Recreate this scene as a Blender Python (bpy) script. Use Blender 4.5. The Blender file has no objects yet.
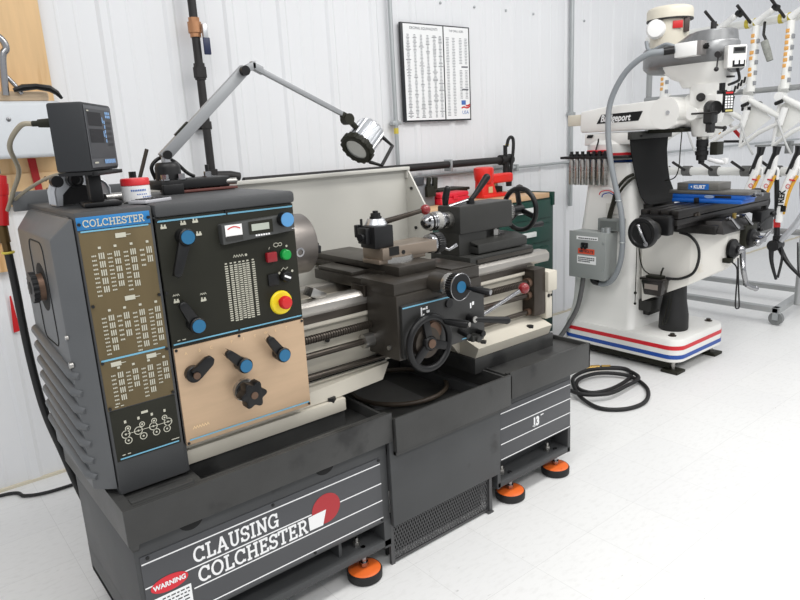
import bpy, bmesh, math, random
from mathutils import Vector, Matrix
random.seed(7)
SC = bpy.context.scene
COL = SC.collection
V = Vector
PI = math.pi

# ------------------------------------------------------------------ materials
MATS = {}
def lin(c):
    return tuple(((x/255)/12.92 if x/255 <= .04045 else ((x/255+.055)/1.055)**2.4) for x in c)
def mat(name, rgb, rough=.5, metal=0., var=.0, vscale=8., stretch=(1,1,1), bump=0., bscale=60., stain=None, stscale=5., stthr=.62,
        trans=0., coat=0., spec=.5, emis=None, estr=0., alpha=1.):
    if name in MATS: return MATS[name]
    m = bpy.data.materials.new(name); m.use_nodes = True
    nt = m.node_tree; N = nt.nodes; L = nt.links
    b = N['Principled BSDF']
    col = lin(rgb) + (1,)
    b.inputs['Base Color'].default_value = col
    b.inputs['Roughness'].default_value = rough
    b.inputs['Metallic'].default_value = metal
    b.inputs['Specular IOR Level'].default_value = spec
    if trans: b.inputs['Transmission Weight'].default_value = trans
    if coat: b.inputs['Coat Weight'].default_value = coat
    if alpha < 1: b.inputs['Alpha'].default_value = alpha
    if emis:
        b.inputs['Emission Color'].default_value = lin(emis)+(1,); b.inputs['Emission Strength'].default_value = estr
    tc = N.new('ShaderNodeTexCoord'); mp = N.new('ShaderNodeMapping'); mp.inputs['Scale'].default_value = stretch
    L.new(tc.outputs['Object'], mp.inputs['Vector'])
    src = None
    if var:
        nz = N.new('ShaderNodeTexNoise'); nz.inputs['Scale'].default_value = vscale; nz.inputs['Detail'].default_value = 5
        L.new(mp.outputs[0], nz.inputs['Vector'])
        r = N.new('ShaderNodeMapRange'); r.inputs['From Min'].default_value = .25; r.inputs['From Max'].default_value = .75
        r.inputs['To Min'].default_value = 1-var; r.inputs['To Max'].default_value = 1+var
        L.new(nz.outputs['Fac'], r.inputs['Value'])
        mx = N.new('ShaderNodeVectorMath'); mx.operation = 'SCALE'; mx.inputs[0].default_value = col[:3]
        L.new(r.outputs[0], mx.inputs['Scale']); src = mx.outputs[0]
        r2 = N.new('ShaderNodeMapRange'); r2.inputs['To Min'].default_value = max(0.03, rough-.08); r2.inputs['To Max'].default_value = min(1, rough+.1)
        L.new(nz.outputs['Fac'], r2.inputs['Value']); L.new(r2.outputs[0], b.inputs['Roughness'])
    if stain:
        n2 = N.new('ShaderNodeTexNoise'); n2.inputs['Scale'].default_value = stscale; n2.inputs['Detail'].default_value = 6
        L.new(mp.outputs[0], n2.inputs['Vector'])
        r3 = N.new('ShaderNodeMapRange'); r3.inputs['From Min'].default_value = stthr; r3.inputs['From Max'].default_value = stthr+.12
        L.new(n2.outputs['Fac'], r3.inputs['Value'])
        mm = N.new('ShaderNodeMix'); mm.data_type = 'RGBA'
        L.new(r3.outputs[0], mm.inputs['Factor'])
        if src: L.new(src, mm.inputs['A'])
        else: mm.inputs['A'].default_value = col
        mm.inputs['B'].default_value = lin(stain)+(1,); src = mm.outputs['Result']
    if src: L.new(src, b.inputs['Base Color'])
    if bump:
        n3 = N.new('ShaderNodeTexNoise'); n3.inputs['Scale'].default_value = bscale; n3.inputs['Detail'].default_value = 3
        L.new(mp.outputs[0], n3.inputs['Vector'])
        bp = N.new('ShaderNodeBump'); bp.inputs['Strength'].default_value = bump; bp.inputs['Distance'].default_value = .004
        L.new(n3.outputs['Fac'], bp.inputs['Height']); L.new(bp.outputs[0], b.inputs['Normal'])
    MATS[name] = m
    return m

GREY   = mat('grey_machine_paint', (71,72,73), .45, var=.10, vscale=6, bump=.05, bscale=200, stain=(54,54,54), stscale=9, stthr=.66, spec=.3)
GUARDM = mat('light_grey_guard_paint', (90,92,94), .40, var=.07, vscale=5, bump=.05, bscale=200)
TRAYM  = mat('worn_grey_tray_paint', (60,60,59), .36, var=.18, vscale=7, bump=.08, bscale=90, stain=(38,38,38), stscale=6, stthr=.58, spec=.35)
DGREY  = mat('dark_grey_casting', (50,50,48), .45, var=.12, vscale=10, bump=.06, bscale=150, spec=.3)
CREAM  = mat('cream_machine_paint', (198,192,178), .45, var=.06, vscale=6, stain=(120,105,85), stscale=11, stthr=.70, bump=.03)
SPLASH = mat('cream_sheet_metal', (205,203,195), .42, var=.03, vscale=2.5, stain=(190,182,165), stscale=3.5, stthr=.68)
BLACKP = mat('black_control_panel', (40,40,33), .5, var=.05, vscale=20, spec=.2)
BROWNP = mat('bronze_chart_plate', (100,87,61), .42, var=.12, vscale=14, stretch=(1,1,.25), spec=.25)
BRASSP = mat('brushed_brass_plate', (196,168,138), .40, .35, var=.06, vscale=30, stretch=(.25,1,1.5))
BLUEP  = mat('blue_plaque', (30,116,176), .45, var=.04)
BLUEL  = mat('pale_blue_line', (110,170,196), .5)
PRINT  = mat('cream_print', (190,188,172), .6)
WHITEP = mat('white_print', (238,238,238), .55)
KNOBB  = mat('black_plastic', (17,17,18), .36, var=.1, vscale=30, spec=.35)
RUBBER = mat('black_rubber', (20,20,21), .55, var=.12, vscale=12, bump=.05)
KBLUE  = mat('blue_knob_cap', (28,100,140), .4)
RED    = mat('red_plastic', (200,32,34), .35)
DKRED  = mat('dark_red_ball', (128,28,32), .22, coat=.3)
GREEN  = mat('green_plastic', (10,150,62), .3)
YELLOW = mat('yellow_plastic', (238,214,40), .4)
STEEL  = mat('ground_steel', (172,170,166), .28, .9, var=.12, vscale=14, stretch=(.3,1,1))
WAYS   = mat('worn_steel_way', (170,166,160), .33, .8, var=.15, vscale=10, stretch=(.2,1,1), stain=(110,98,86), stscale=7, stthr=.66)
DSTEEL = mat('oiled_dark_steel', (70,64,58), .32, .75, var=.2, vscale=12, stain=(60,50,44), stscale=9, stthr=.6)
SADDLE = mat('oiled_saddle_steel', (58,54,49), .36, .25, var=.22, vscale=9, stain=(38,34,30), stscale=14, stthr=.62, spec=.4)
CHROME = mat('chrome', (158,158,160), .2, 1.)
ALU    = mat('brushed_aluminium', (196,198,201), .32, .85, var=.06, vscale=20)
ALUG   = mat('grey_aluminium_arm', (150,152,154), .42, .3)
BROWNS = mat('brown_oxide_steel', (104,82,68), .4, .6, var=.15, vscale=20)
BLACKOX= mat('black_oxide_steel', (30,30,31), .4, .1, var=.15, vscale=20, spec=.35)
ORANGE = mat('orange_foot_paint', (232,108,40), .45, var=.08, vscale=20, stain=(190,80,30), stscale=25, stthr=.66)
MESHM  = mat('expanded_mesh_steel', (84,84,85), .45, .3, var=.1)
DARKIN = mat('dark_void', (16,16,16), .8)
MILLW  = mat('white_mill_enamel', (233,232,228), .32, var=.025, vscale=4, bump=.02, bscale=40)
MILLD  = mat('stained_mill_enamel', (230,227,220), .35, var=.04, vscale=5, stain=(206,194,168), stscale=6, stthr=.64)
MOTORC = mat('ivory_motor_paint', (214,208,192), .4, var=.04)
CASTAL = mat('cast_aluminium_housing', (140,141,142), .38, .75, var=.16, vscale=7, stain=(110,110,112), stscale=8, stthr=.62)
BOXG   = mat('grey_electrical_box', (146,150,148), .45, var=.04)
TABLEM = mat('black_mill_table', (44,42,41), .34, .5, var=.2, vscale=10)
VISEB  = mat('blue_vise_paint', (22,92,180), .35, var=.08)
VISEG  = mat('grey_vise_steel', (120,118,114), .4, .6, var=.1)
STRIPR = mat('red_stripe', (206,30,44), .4)
STRIPB = mat('blue_stripe', (30,76,160), .4)
CONDG  = mat('grey_flex_conduit', (138,143,147), .5)
GALV   = mat('galvanised_conduit', (176,180,181), .4, .6, var=.06)
IRON   = mat('black_iron_pipe', (44,42,42), .5, .3, var=.15, vscale=20)
BRASS  = mat('brass_fitting', (176,128,92), .4, .5, var=.1)
WOOD   = mat('plywood', (226,190,142), .55, var=.10, vscale=5, stretch=(6,6,.5), stain=(204,160,108), stscale=3, stthr=.6)
BENCHW = mat('maple_bench_top', (206,170,132), .5, var=.08, vscale=6, stretch=(.6,6,6))
CABG   = mat('dark_green_cabinet', (22,66,56), .4, var=.06)
TOOLR  = mat('red_tool_plastic', (222,44,36), .35, var=.05)
PINKR  = mat('bright_red_case', (214,30,52), .4)
RACKM  = mat('rack_tube_grey', (166,168,168), .42, .4, var=.06)
WRAP   = mat('milky_plastic_wrap', (236,236,232), .3, var=.05, vscale=8, coat=.3)
FRAMEW = mat('white_bike_paint', (240,240,238), .25, coat=.4)
FRAMEY = mat('amber_bike_paint', (226,172,60), .3)
FRAMEO = mat('orange_decal', (226,168,92), .5)
FRAMEK = mat('black_bike_paint', (24,24,26), .28)
TAPEY  = mat('yellow_tape', (204,186,70), .5)
PAPER  = mat('white_paper', (240,241,241), .6)
INK    = mat('grey_ink', (150,152,156), .7)
INKD   = mat('dark_ink', (60,62,66), .7)
INKB   = mat('blue_ink', (70,110,180), .6)
NAVY   = mat('black_poster_frame', (22,26,32), .4)
GLASSD = mat('dark_display_glass', (44,46,50), .15)
KEYB   = mat('blue_key_print', (130,170,215), .5)
DROM   = mat('charcoal_instrument_case', (36,38,41), .55, var=.06, vscale=60, bump=.05, bscale=300)
LCDM   = mat('grey_lcd', (176,182,170), .3)
LENS   = mat('lamp_glass', (205,208,206), .12, .0, coat=.6)
TUBEM  = mat('beige_cable', (150,142,124), .5)
GAUGEW = mat('white_gauge', (240,238,236), .3)
SHEETG = mat('pale_grey_sheet', (214,218,222), .4, var=.03)

# ------------------------------------------------------------------ mesh builder
def frame_from(d):
    d = V(d).normalized()
    a = V((0,0,1)) if abs(d.z) < .9 else V((1,0,0))
    u = d.cross(a).normalized(); w = d.cross(u).normalized()
    return u, w, d

class MB:
    def __init__(s): s.bm = bmesh.new()
    def merge(s, tmp):
        me = bpy.data.meshes.new('tmp'); tmp.to_mesh(me); tmp.free(); s.bm.from_mesh(me); bpy.data.meshes.remove(me); return s
    def box(s, x0,x1,y0,y1,z0,z1, bev=0, seg=2, rot=None, piv=None):
        t = bmesh.new(); bmesh.ops.create_cube(t, size=1)
        c = V(((x0+x1)/2,(y0+y1)/2,(z0+z1)/2))
        for v in t.verts: v.co = V((v.co.x*abs(x1-x0), v.co.y*abs(y1-y0), v.co.z*abs(z1-z0))) + c
        if bev: bmesh.ops.bevel(t, geom=list(t.edges), offset=min(bev,.49*min(abs(x1-x0),abs(y1-y0),abs(z1-z0))), segments=seg, affect='EDGES', profile=.5)
        if rot is not None:
            p = V(piv) if piv is not None else c
            for v in t.verts: v.co = rot @ (v.co-p) + p
        return s.merge(t)
    def obox(s, c, ex, ey, ez, sx, sy, sz, bev=0):      # oriented box
        R = Matrix((V(ex).normalized(), V(ey).normalized(), V(ez).normalized())).transposed()
        c = V(c)
        return s.box(c.x-sx/2,c.x+sx/2,c.y-sy/2,c.y+sy/2,c.z-sz/2,c.z+sz/2,bev,rot=R,piv=c)
    def lathe(s, p0, d, prof, seg=28):                  # prof [(t along d, radius)]
        u,w,d = frame_from(d); p0 = V(p0); rings=[]
        for t,r in prof:
            c = p0 + d*t
            if r < 1e-6: rings.append([s.bm.verts.new(c)])
            else: rings.append([s.bm.verts.new(c+u*(r*math.cos(2*PI*i/seg))+w*(r*math.sin(2*PI*i/seg))) for i in range(seg)])
        for a,b in zip(rings, rings[1:]):
            if len(a)==1 and len(b)==1: continue
            for i in range(seg):
                j=(i+1)%seg
                if len(a)==1: s.bm.faces.new((a[0],b[j],b[i]))
                elif len(b)==1: s.bm.faces.new((a[i],a[j],b[0]))
                else: s.bm.faces.new((a[i],a[j],b[j],b[i]))
        if len(rings[0])>1: s.bm.faces.new(rings[0][::-1])
        if len(rings[-1])>1: s.bm.faces.new(rings[-1])
        return s
    def cyl(s, p0, p1, r0, r1=None, seg=24, bev=0):
        p0=V(p0); p1=V(p1); r1=r0 if r1 is None else r1; l=(p1-p0).length
        if bev: prof=[(0,r0-bev),(bev,r0),(l-bev,r1),(l,r1-bev)]
        else: prof=[(0,r0),(l,r1)]
        return s.lathe(p0,p1-p0,prof,seg)
    def sphere(s, c, r, seg=20, sc=(1,1,1)):
        t=bmesh.new(); bmesh.ops.create_uvsphere(t,u_segments=seg,v_segments=seg//2+2,radius=r)
        for v in t.verts: v.co=V((v.co.x*sc[0],v.co.y*sc[1],v.co.z*sc[2]))+V(c)
        return s.merge(t)
    def tube(s, pts, r, seg=10, smooth=0, closed=False):
        pts=[V(p) for p in pts]
        if smooth:
            if isinstance(r,(list,tuple)):
                n0=len(r); r=[r[i]+(r[i+1]-r[i])*k/smooth for i in range(n0-1) for k in range(smooth)]+[r[-1]]
            out=[]; n=len(pts)
            rng = range(n) if closed else range(n-1)
            for i in rng:
                if closed: p0,p1,p2,p3=pts[i-1],pts[i],pts[(i+1)%n],pts[(i+2)%n]
                else: p0,p1,p2,p3=pts[max(i-1,0)],pts[i],pts[i+1],pts[min(i+2,n-1)]
                for k in range(smooth):
                    t=k/smooth
                    out.append(.5*((2*p1)+(p2-p0)*t+(2*p0-5*p1+4*p2-p3)*t*t+(3*p1-p0-3*p2+p3)*t**3))
            if not closed: out.append(pts[-1])
            pts=out
        rings=[]; n=len(pts); pu=None
        for i,p in enumerate(pts):
            if closed: d=(pts[(i+1)%n]-pts[i-1])
            else: d=(pts[min(i+1,n-1)]-pts[max(i-1,0)])
            d.normalize()
            if pu is None: u,w,_=frame_from(d)
            else:
                u=(pu-d*pu.dot(d)); u.normalize(); w=d.cross(u)
            pu=u
            rr = r[i] if isinstance(r,(list,tuple)) and len(r)==n else r
            rings.append([s.bm.verts.new(p+u*(rr*math.cos(2*PI*k/seg))+w*(rr*math.sin(2*PI*k/seg))) for k in range(seg)])
        m = n if closed else n-1
        for i in range(m):
            a=rings[i]; b=rings[(i+1)%n]
            off=0
            if closed and i==n-1:
                off=min(range(seg),key=lambda o:(a[0].co-b[o].co).length)
            for k in range(seg):
                j=(k+1)%seg
                s.bm.faces.new((a[k],a[j],b[(j+off)%seg],b[(k+off)%seg]))
        if not closed:
            s.bm.faces.new(rings[0][::-1]); s.bm.faces.new(rings[-1])
        return s
    def torus(s, c, axis, R, r, seg=40, rs=10):
        u,w,_=frame_from(axis); c=V(c)
        return s.tube([c+u*(R*math.cos(2*PI*i/seg))+w*(R*math.sin(2*PI*i/seg)) for i in range(seg)], r, rs, closed=True)
    def hull(s, pts, bev=0):
        t=bmesh.new()
        for p in pts: t.verts.new(p)
        r=bmesh.ops.convex_hull(t,input=list(t.verts))
        bmesh.ops.dissolve_limit(t,angle_limit=.02,verts=list(t.verts),edges=list(t.edges))
        if bev: bmesh.ops.bevel(t,geom=list(t.edges),offset=bev,segments=2,affect='EDGES',profile=.5)
        return s.merge(t)
    def prism(s, poly, axis, a0, a1, bev=0, seg=2):     # poly in the two other axes, in order
        t=bmesh.new()
        def P(p,a):
            return {'x':V((a,p[0],p[1])),'y':V((p[0],a,p[1])),'z':V((p[0],p[1],a))}[axis]
        A=[t.verts.new(P(p,a0)) for p in poly]; B=[t.verts.new(P(p,a1)) for p in poly]
        n=len(poly); t.faces.new(A); t.faces.new(B[::-1])
        for i in range(n): t.faces.new((A[i],B[i],B[(i+1)%n],A[(i+1)%n]))
        bmesh.ops.recalc_face_normals(t,faces=list(t.faces))
        if bev: bmesh.ops.bevel(t,geom=list(t.edges),offset=bev,segments=seg,affect='EDGES',profile=.5)
        return s.merge(t)
    def ribbon(s, pts, t, org, ex, ey, h=.0006, closed=False):   # flat stroke on the plane org + x ex + y ey
        org=V(org); ex=V(ex); ey=V(ey); en=ex.cross(ey).normalized()
        P=[V((p[0],p[1])) for p in pts]; n=len(P); Lf=[]; Rt=[]
        for i in range(n):
            if closed: a=P[i-1]; b=P[(i+1)%n]
            else: a=P[max(i-1,0)]; b=P[min(i+1,n-1)]
            d=(b-a).normalized(); nn=V((-d.y,d.x))
            k=1.
            if 0<i<n-1 or closed:
                d1=(P[i]-P[i-1]).normalized(); c=abs(d.dot(d1)); k=1/max(c,.5)
            Lf.append(P[i]+nn*t*.5*k); Rt.append(P[i]-nn*t*.5*k)
        W=lambda q,z: s.bm.verts.new(org+ex*q.x+ey*q.y+en*z)
        T=[(W(a,h),W(b,h)) for a,b in zip(Lf,Rt)]
        m=n if closed else n-1
        for i in range(m):
            j=(i+1)%n
            s.bm.faces.new((T[i][1],T[j][1],T[j][0],T[i][0]))
        return s
    def rect(s, org, ex, ey, x0,x1,y0,y1, h=.0006):      # thin printed rectangle
        org=V(org); ex=V(ex); ey=V(ey); en=ex.cross(ey).normalized()
        q=[s.bm.verts.new(org+ex*x+ey*y+en*h) for x,y in ((x0,y0),(x1,y0),(x1,y1),(x0,y1))]
        s.bm.faces.new(q); return s
    def poly(s, org, ex, ey, pts, h=.0006):
        org=V(org); ex=V(ex); ey=V(ey); en=ex.cross(ey).normalized()
        s.bm.faces.new([s.bm.verts.new(org+ex*x+ey*y+en*h) for x,y in pts]); return s
    def disc(s, org, ex, ey, cx, cy, rx, ry=None, h=.0006, seg=32):
        ry=rx if ry is None else ry
        return s.poly(org,ex,ey,[(cx+rx*math.cos(2*PI*i/seg),cy+ry*math.sin(2*PI*i/seg)) for i in range(seg)],h)
    def text(s, txt, size, org, ex, ey, x, y, h=.0006, align='LEFT', shear=0, sx=1., bold=0.):
        cu=bpy.data.curves.new('t','FONT'); cu.body=txt; cu.size=size; cu.align_x=align; cu.shear=shear; cu.offset=bold; cu.resolution_u=3
        ob=bpy.data.objects.new('t',cu); COL.objects.link(ob)
        dg=bpy.context.evaluated_depsgraph_get(); me=bpy.data.meshes.new_from_object(ob.evaluated_get(dg))
        ex=V(ex); ey=V(ey); en=ex.cross(ey).normalized(); org=V(org)
        for v in me.vertices: v.co=org+ex*(x+v.co.x*sx)+ey*(y+v.co.y)+en*h
        s.bm.from_mesh(me); bpy.data.meshes.remove(me); bpy.data.objects.remove(ob); bpy.data.curves.remove(cu)
        return s

# slab-serif capitals drawn as strokes
def arc(cx,cy,rx,ry,a0,a1,n=14): return [(cx+rx*math.cos(math.radians(a0+(a1-a0)*i/n)),cy+ry*math.sin(math.radians(a0+(a1-a0)*i/n))) for i in range(n+1)]
GL = {
 'C':(.92,[arc(.46,.5,.40,.43,40,320),[(.80,.60),(.80,.95)],[(.80,.05),(.80,.22)]]),
 'L':(.78,[[(.22,0),(.22,1)],[(0,.94),(.44,.94)],[(0,.06),(.74,.06)],[(.70,.0),(.70,.32)]]),
 'A':(.98,[[(.14,.04),(.48,.98)],[(.48,.98),(.84,.04)],[(.27,.33),(.72,.33)],[(0,.06),(.32,.06)],[(.64,.06),(.98,.06)]]),
 'U':(.95,[[(.2,1),(.2,.35)]+arc(.475,.34,.275,.28,180,360)+[(.75,1)],[(0,.94),(.4,.94)],[(.56,.94),(.95,.94)]]),
 'S':(.74,[[(.66,.78)]+arc(.36,.72,.28,.22,20,270,12)+arc(.36,.28,.30,.22,90,-160,12),[(.66,.66),(.66,.96)],[(.06,.04),(.06,.34)]]),
 'I':(.46,[[(.23,0),(.23,1)],[(0,.94),(.46,.94)],[(0,.06),(.46,.06)]]),
 'N':(1.0,[[(.2,0),(.2,1)],[(.14,.97),(.80,.03)],[(.80,0),(.80,1)],[(0,.94),(.24,.94)],[(0,.06),(.4,.06)],[(.6,.94),(1,.94)]]),
 'G':(.96,[arc(.46,.5,.40,.43,45,350),[(.80,.62),(.80,.95)],[(.82,.0),(.82,.42)],[(.54,.42),(.96,.42)]]),
 'O':(.96,[arc(.48,.5,.41,.43,0,360,24)]),
 'H':(1.0,[[(.2,0),(.2,1)],[(.8,0),(.8,1)],[(.2,.5),(.8,.5)],[(0,.94),(.4,.94)],[(.6,.94),(1,.94)],[(0,.06),(.4,.06)],[(.6,.06),(1,.06)]]),
 'E':(.80,[[(.2,0),(.2,1)],[(0,.94),(.72,.94)],[(.2,.5),(.56,.5)],[(0,.06),(.76,.06)],[(.68,1),(.68,.74)],[(.72,0),(.72,.28)],[(.54,.38),(.54,.62)]]),
 'T':(.84,[[(.42,0),(.42,1)],[(0,.94),(.84,.94)],[(.05,1),(.05,.72)],[(.79,1),(.79,.72)],[(.2,.06),(.64,.06)]]),
 'R':(.94,[[(.2,0),(.2,1)],[(0,.94),(.48,.94)]+arc(.48,.72,.26,.22,90,-90,10)+[(.2,.50)],[(.48,.5),(.78,.06)],[(0,.06),(.4,.06)],[(.66,.06),(.94,.06)]]),
}
def slab(M, txt, hgt, width, org, ex, ey, x, y, t=.15, gap=.10):
    tot=sum(GL[c][0] for c in txt)+gap*(len(txt)-1); k=width/tot; cx=x
    for c in txt:
        w,st=GL[c]
        for k2,p in enumerate(st):
            M.ribbon([(cx+a*k,y+b*hgt) for a,b in p], t*min(k,hgt), org, ex, ey, h=.0008+.00002*k2)
        cx+=(w+gap)*k
    return M

def finish(name, M, m, loc, smooth=40):
    bm=M.bm
    bmesh.ops.recalc_face_normals(bm, faces=list(bm.faces)) if smooth is not None else None
    me=bpy.data.meshes.new(name); bm.to_mesh(me); bm.free()
    for v in me.vertices: v.co -= loc
    me.materials.append(m)
    if smooth:
        me.polygons.foreach_set('use_smooth',[True]*len(me.polygons))
        me.set_sharp_from_angle(angle=math.radians(smooth))
    me.update()
    ob=bpy.data.objects.new(name,me); COL.objects.link(ob)
    return ob
def wloc(o):
    p=V((0,0,0))
    while o is not None: p+=o.location; o=o.parent
    return p
def thing(name,label,cat,loc=(0,0,0),group=None):
    o=bpy.data.objects.new(name,None); COL.objects.link(o); o.location=loc; o.empty_display_size=.05
    o['label']=label; o['category']=cat
    if group: o['group']=group
    return o
def part(name,M,m,parent,label=None,smooth=40):
    o=finish(name,M,m,wloc(parent),smooth); o.parent=parent
    if label: o['label']=label
    return o
def single(name,M,m,label,cat,loc=(0,0,0),group=None,smooth=40):
    o=finish(name,M,m,V(loc),smooth); o.location=loc; o['label']=label; o['category']=cat
    if group: o['group']=group
    return o
def struct(name,M,m,smooth=40):
    o=finish(name,M,m,V((0,0,0)),smooth); o['kind']='structure'; return o
X,Y,Z = V((1,0,0)),V((0,1,0)),V((0,0,1))
FX,FZ = X,Z          # front facing (-Y) plane: ex=X, ey=Z -> normal -Y

# ------------------------------------------------------------------ setting
def floor_material():
    m=bpy.data.materials.new('white_vinyl_tile_floor'); m.use_nodes=True; nt=m.node_tree; N=nt.nodes; L=nt.links; b=N['Principled BSDF']
    b.inputs['Roughness'].default_value=.34; b.inputs['Specular IOR Level'].default_value=.45
    tc=N.new('ShaderNodeTexCoord')
    mp=N.new('ShaderNodeMapping'); mp.inputs['Location'].default_value=(-.379,-.105,0); L.new(tc.outputs['Object'],mp.inputs['Vector'])
    br=N.new('ShaderNodeTexBrick'); br.offset=0; br.squash=1; br.inputs['Scale'].default_value=1; br.inputs['Brick Width'].default_value=.308; br.inputs['Row Height'].default_value=.308
    br.inputs['Mortar Size'].default_value=.0008; br.inputs['Mortar Smooth'].default_value=.2
    br.inputs['Color1'].default_value=(.775,.775,.765,1); br.inputs['Color2'].default_value=(.75,.75,.745,1); br.inputs['Mortar'].default_value=(.60,.60,.59,1)
    L.new(mp.outputs[0],br.inputs['Vector'])
    m2=N.new('ShaderNodeMapping'); m2.inputs['Scale'].default_value=(26,60,1); m2.inputs['Rotation'].default_value=(0,0,.15); L.new(tc.outputs['Object'],m2.inputs['Vector'])
    nz=N.new('ShaderNodeTexNoise'); nz.inputs['Scale'].default_value=1.; nz.inputs['Detail'].default_value=6; L.new(m2.outputs[0],nz.inputs['Vector'])
    r=N.new('ShaderNodeMapRange'); r.inputs['From Min'].default_value=.50; r.inputs['From Max'].default_value=.74; r.inputs['To Max'].default_value=.30; L.new(nz.outputs['Fac'],r.inputs['Value'])
    mx=N.new('ShaderNodeMix'); mx.data_type='RGBA'; L.new(r.outputs[0],mx.inputs['Factor']); L.new(br.outputs['Color'],mx.inputs['A']); mx.inputs['B'].default_value=(.58,.575,.56,1)
    # sparse dark scuffs
    m3=N.new('ShaderNodeMapping'); m3.inputs['Scale'].default_value=(30,70,1); L.new(tc.outputs['Object'],m3.inputs['Vector'])
    n3=N.new('ShaderNodeTexNoise'); n3.inputs['Scale'].default_value=1; n3.inputs['Detail'].default_value=2; L.new(m3.outputs[0],n3.inputs['Vector'])
    r3=N.new('ShaderNodeMapRange'); r3.inputs['From Min'].default_value=.72; r3.inputs['From Max'].default_value=.80; r3.inputs['To Max'].default_value=.55; L.new(n3.outputs['Fac'],r3.inputs['Value'])
    mx3=N.new('ShaderNodeMix'); mx3.data_type='RGBA'; L.new(r3.outputs[0],mx3.inputs['Factor']); L.new(mx.outputs['Result'],mx3.inputs['A']); mx3.inputs['B'].default_value=(.34,.33,.32,1)
    L.new(mx3.outputs['Result'],b.inputs['Base Color'])
    bp=N.new('ShaderNodeBump'); bp.inputs['Strength'].default_value=.12; bp.inputs['Distance'].default_value=.002; L.new(nz.outputs['Fac'],bp.inputs['Height']); L.new(bp.outputs[0],b.inputs['Normal'])
    return m
WALLM = mat('white_ribbed_wall_panel',(231,232,234),.38,var=.015,vscale=2)
struct('floor', MB().box(-1.5,9.5,-1.5,3.42,-.05,0), floor_material())
WY=3.39
def wall_profile():
    pts=[]; x=-1.515
    while x<9.5:
        pts += [(x,WY),(x+.016,WY-.011),(x+.048,WY-.011),(x+.064,WY)]
        for k in (.145,.225):
            pts += [(x+k-.010,WY),(x+k-.004,WY-.002),(x+k+.004,WY-.002),(x+k+.010,WY)]
        x+=.314
    return pts
wp=wall_profile()
M=MB()
lo=[M.bm.verts.new((a,b,0)) for a,b in wp]; hi=[M.bm.verts.new((a,b,3.6)) for a,b in wp]
for i in range(len(wp)-1): M.bm.faces.new((lo[i],lo[i+1],hi[i+1],hi[i]))
M.box(-1.5,9.5,WY+.002,WY+.05,0,3.6)
wall=struct('wall_back',M,WALLM,smooth=None)
for k,(sx,sz) in enumerate([(1.342,1.979),(1.971,2.002),(2.60,1.996),(3.152,2.345),(3.464,2.344),(3.78,2.345),(4.077,2.342),(4.695,2.333),(1.97,1.53),(3.53,1.60),(3.53,1.42)]):
    part('screw', MB().lathe((sx,WY,sz),-Y,[(0,.009),(.006,.009),(.010,.005),(.011,0)],8), IRON if k in (0,1,2) else GALV, wall)
struct('trim_1', MB().box(-1.5,9.5,WY-.018,WY-.0005,0,.012), mat('wall_foot_flashing',(214,206,186),.5))

# ------------------------------------------------------------------ LATHE
lathe=thing('engine_lathe','long dark grey metalworking lathe with white maker lettering, standing on orange feet','lathe',(1.37,1.98,0))
FY=1.69
# --- stand
st=MB().box(.386,1.245,FY,2.30,.19,.50,.004)
st.box(.388,1.245,FY+.10,2.298,.100,.195)                         # recess back
st.box(.386,.416,FY,2.30,.100,.195).box(1.215,1.245,FY,2.298,.085,.195).box(.386,1.245,FY,2.298,.090,.118,.003)
for bx in (.62,1.04): st.box(bx,bx+.012,FY+.03,FY+.10,.118,.19)
stand=part('left_cabinet',st,GREY,lathe)
st=MB().box(1.80,2.28,FY,2.30,.205,.50,.006)
st.box(1.80,2.28,FY+.09,2.30,.085,.21).box(1.80,1.818,FY,2.30,.085,.21).box(2.262,2.28,FY,2.30,.085,.21).box(1.80,2.28,FY,2.30,.085,.112,.004)
rstand=part('right_cabinet',st,GREY,lathe)
# front decal of the left cabinet
DY=FY-.003
o=V((0,DY,0))
dec=part('badge_panel',MB().box(.398,1.212,DY,FY+.001,.20,.442,.001),mat('badge_grey',(72,73,76),.42,var=.05),stand)
M=MB()
for z,segs in ((.419,[(.400,1.212)]),(.345,[(.400,.93),(1.04,1.212)]),(.280,[(.53,1.212)]),(.214,[(.53,1.212)])):
    for a,b in segs: M.rect(o,FX,FZ,a,b,z-.0021,z+.0021)
part('white_stripes',M,WHITEP,stand)
M=MB(); slab(M,'CLAUSING',.050,.272,o,FX,FZ,.541,.3555,t=.19); slab(M,'COLCHESTER',.050,.364,o,FX,FZ,.548,.2885,t=.19)
part('maker_lettering',M,WHITEP,stand,'white slab-serif maker lettering')
part('red_sun_disc',MB().disc(o,FX,FZ,.985,.345,.054,.052,h=.0011),mat('brick_red_print',(172,42,48),.45),stand)
part('white_flag_mark',MB().poly(o,FX,FZ,[(.916,.340),(.984,.342),(.968,.291),(.918,.292)],h=.0016),WHITEP,stand)
wn=part('warning_label',MB().rect(o,FX,FZ,.411,.523,.205,.303,h=.0012),PAPER,stand,'white warning label with red oval')
M=MB().disc(o,FX,FZ,.466,.334,.053,.024,h=.0014); part('warning_oval',M,mat('warning_red',(214,38,52),.45),stand)
M=MB().text('WARNING',.0205,o,FX,FZ,.466,.3270,h=.0020,align='CENTER',bold=.0008,sx=.92); part('warning_lettering',M,WHITEP,stand)
M=MB()
for r in range(7):
    z=.291-r*.011; x=.440
    while x<.515:
        w=random.uniform(.006,.016); M.rect(o,FX,FZ,x,min(x+w,.517),z,z+.004,h=.0016); x+=w+.004
M.rect(o,FX,FZ,.416,.434,.284,.290,h=.0016)
part('warning_small_print',M,INKD,stand)
for hx,hz in ((.862,.187),(.932,.176),(1.008,.185)): part('round_opening',MB().cyl((hx,FY+.094,hz-.024),(hx,FY+.0995,hz-.024),.026,seg=20),DARKIN,stand)
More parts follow.
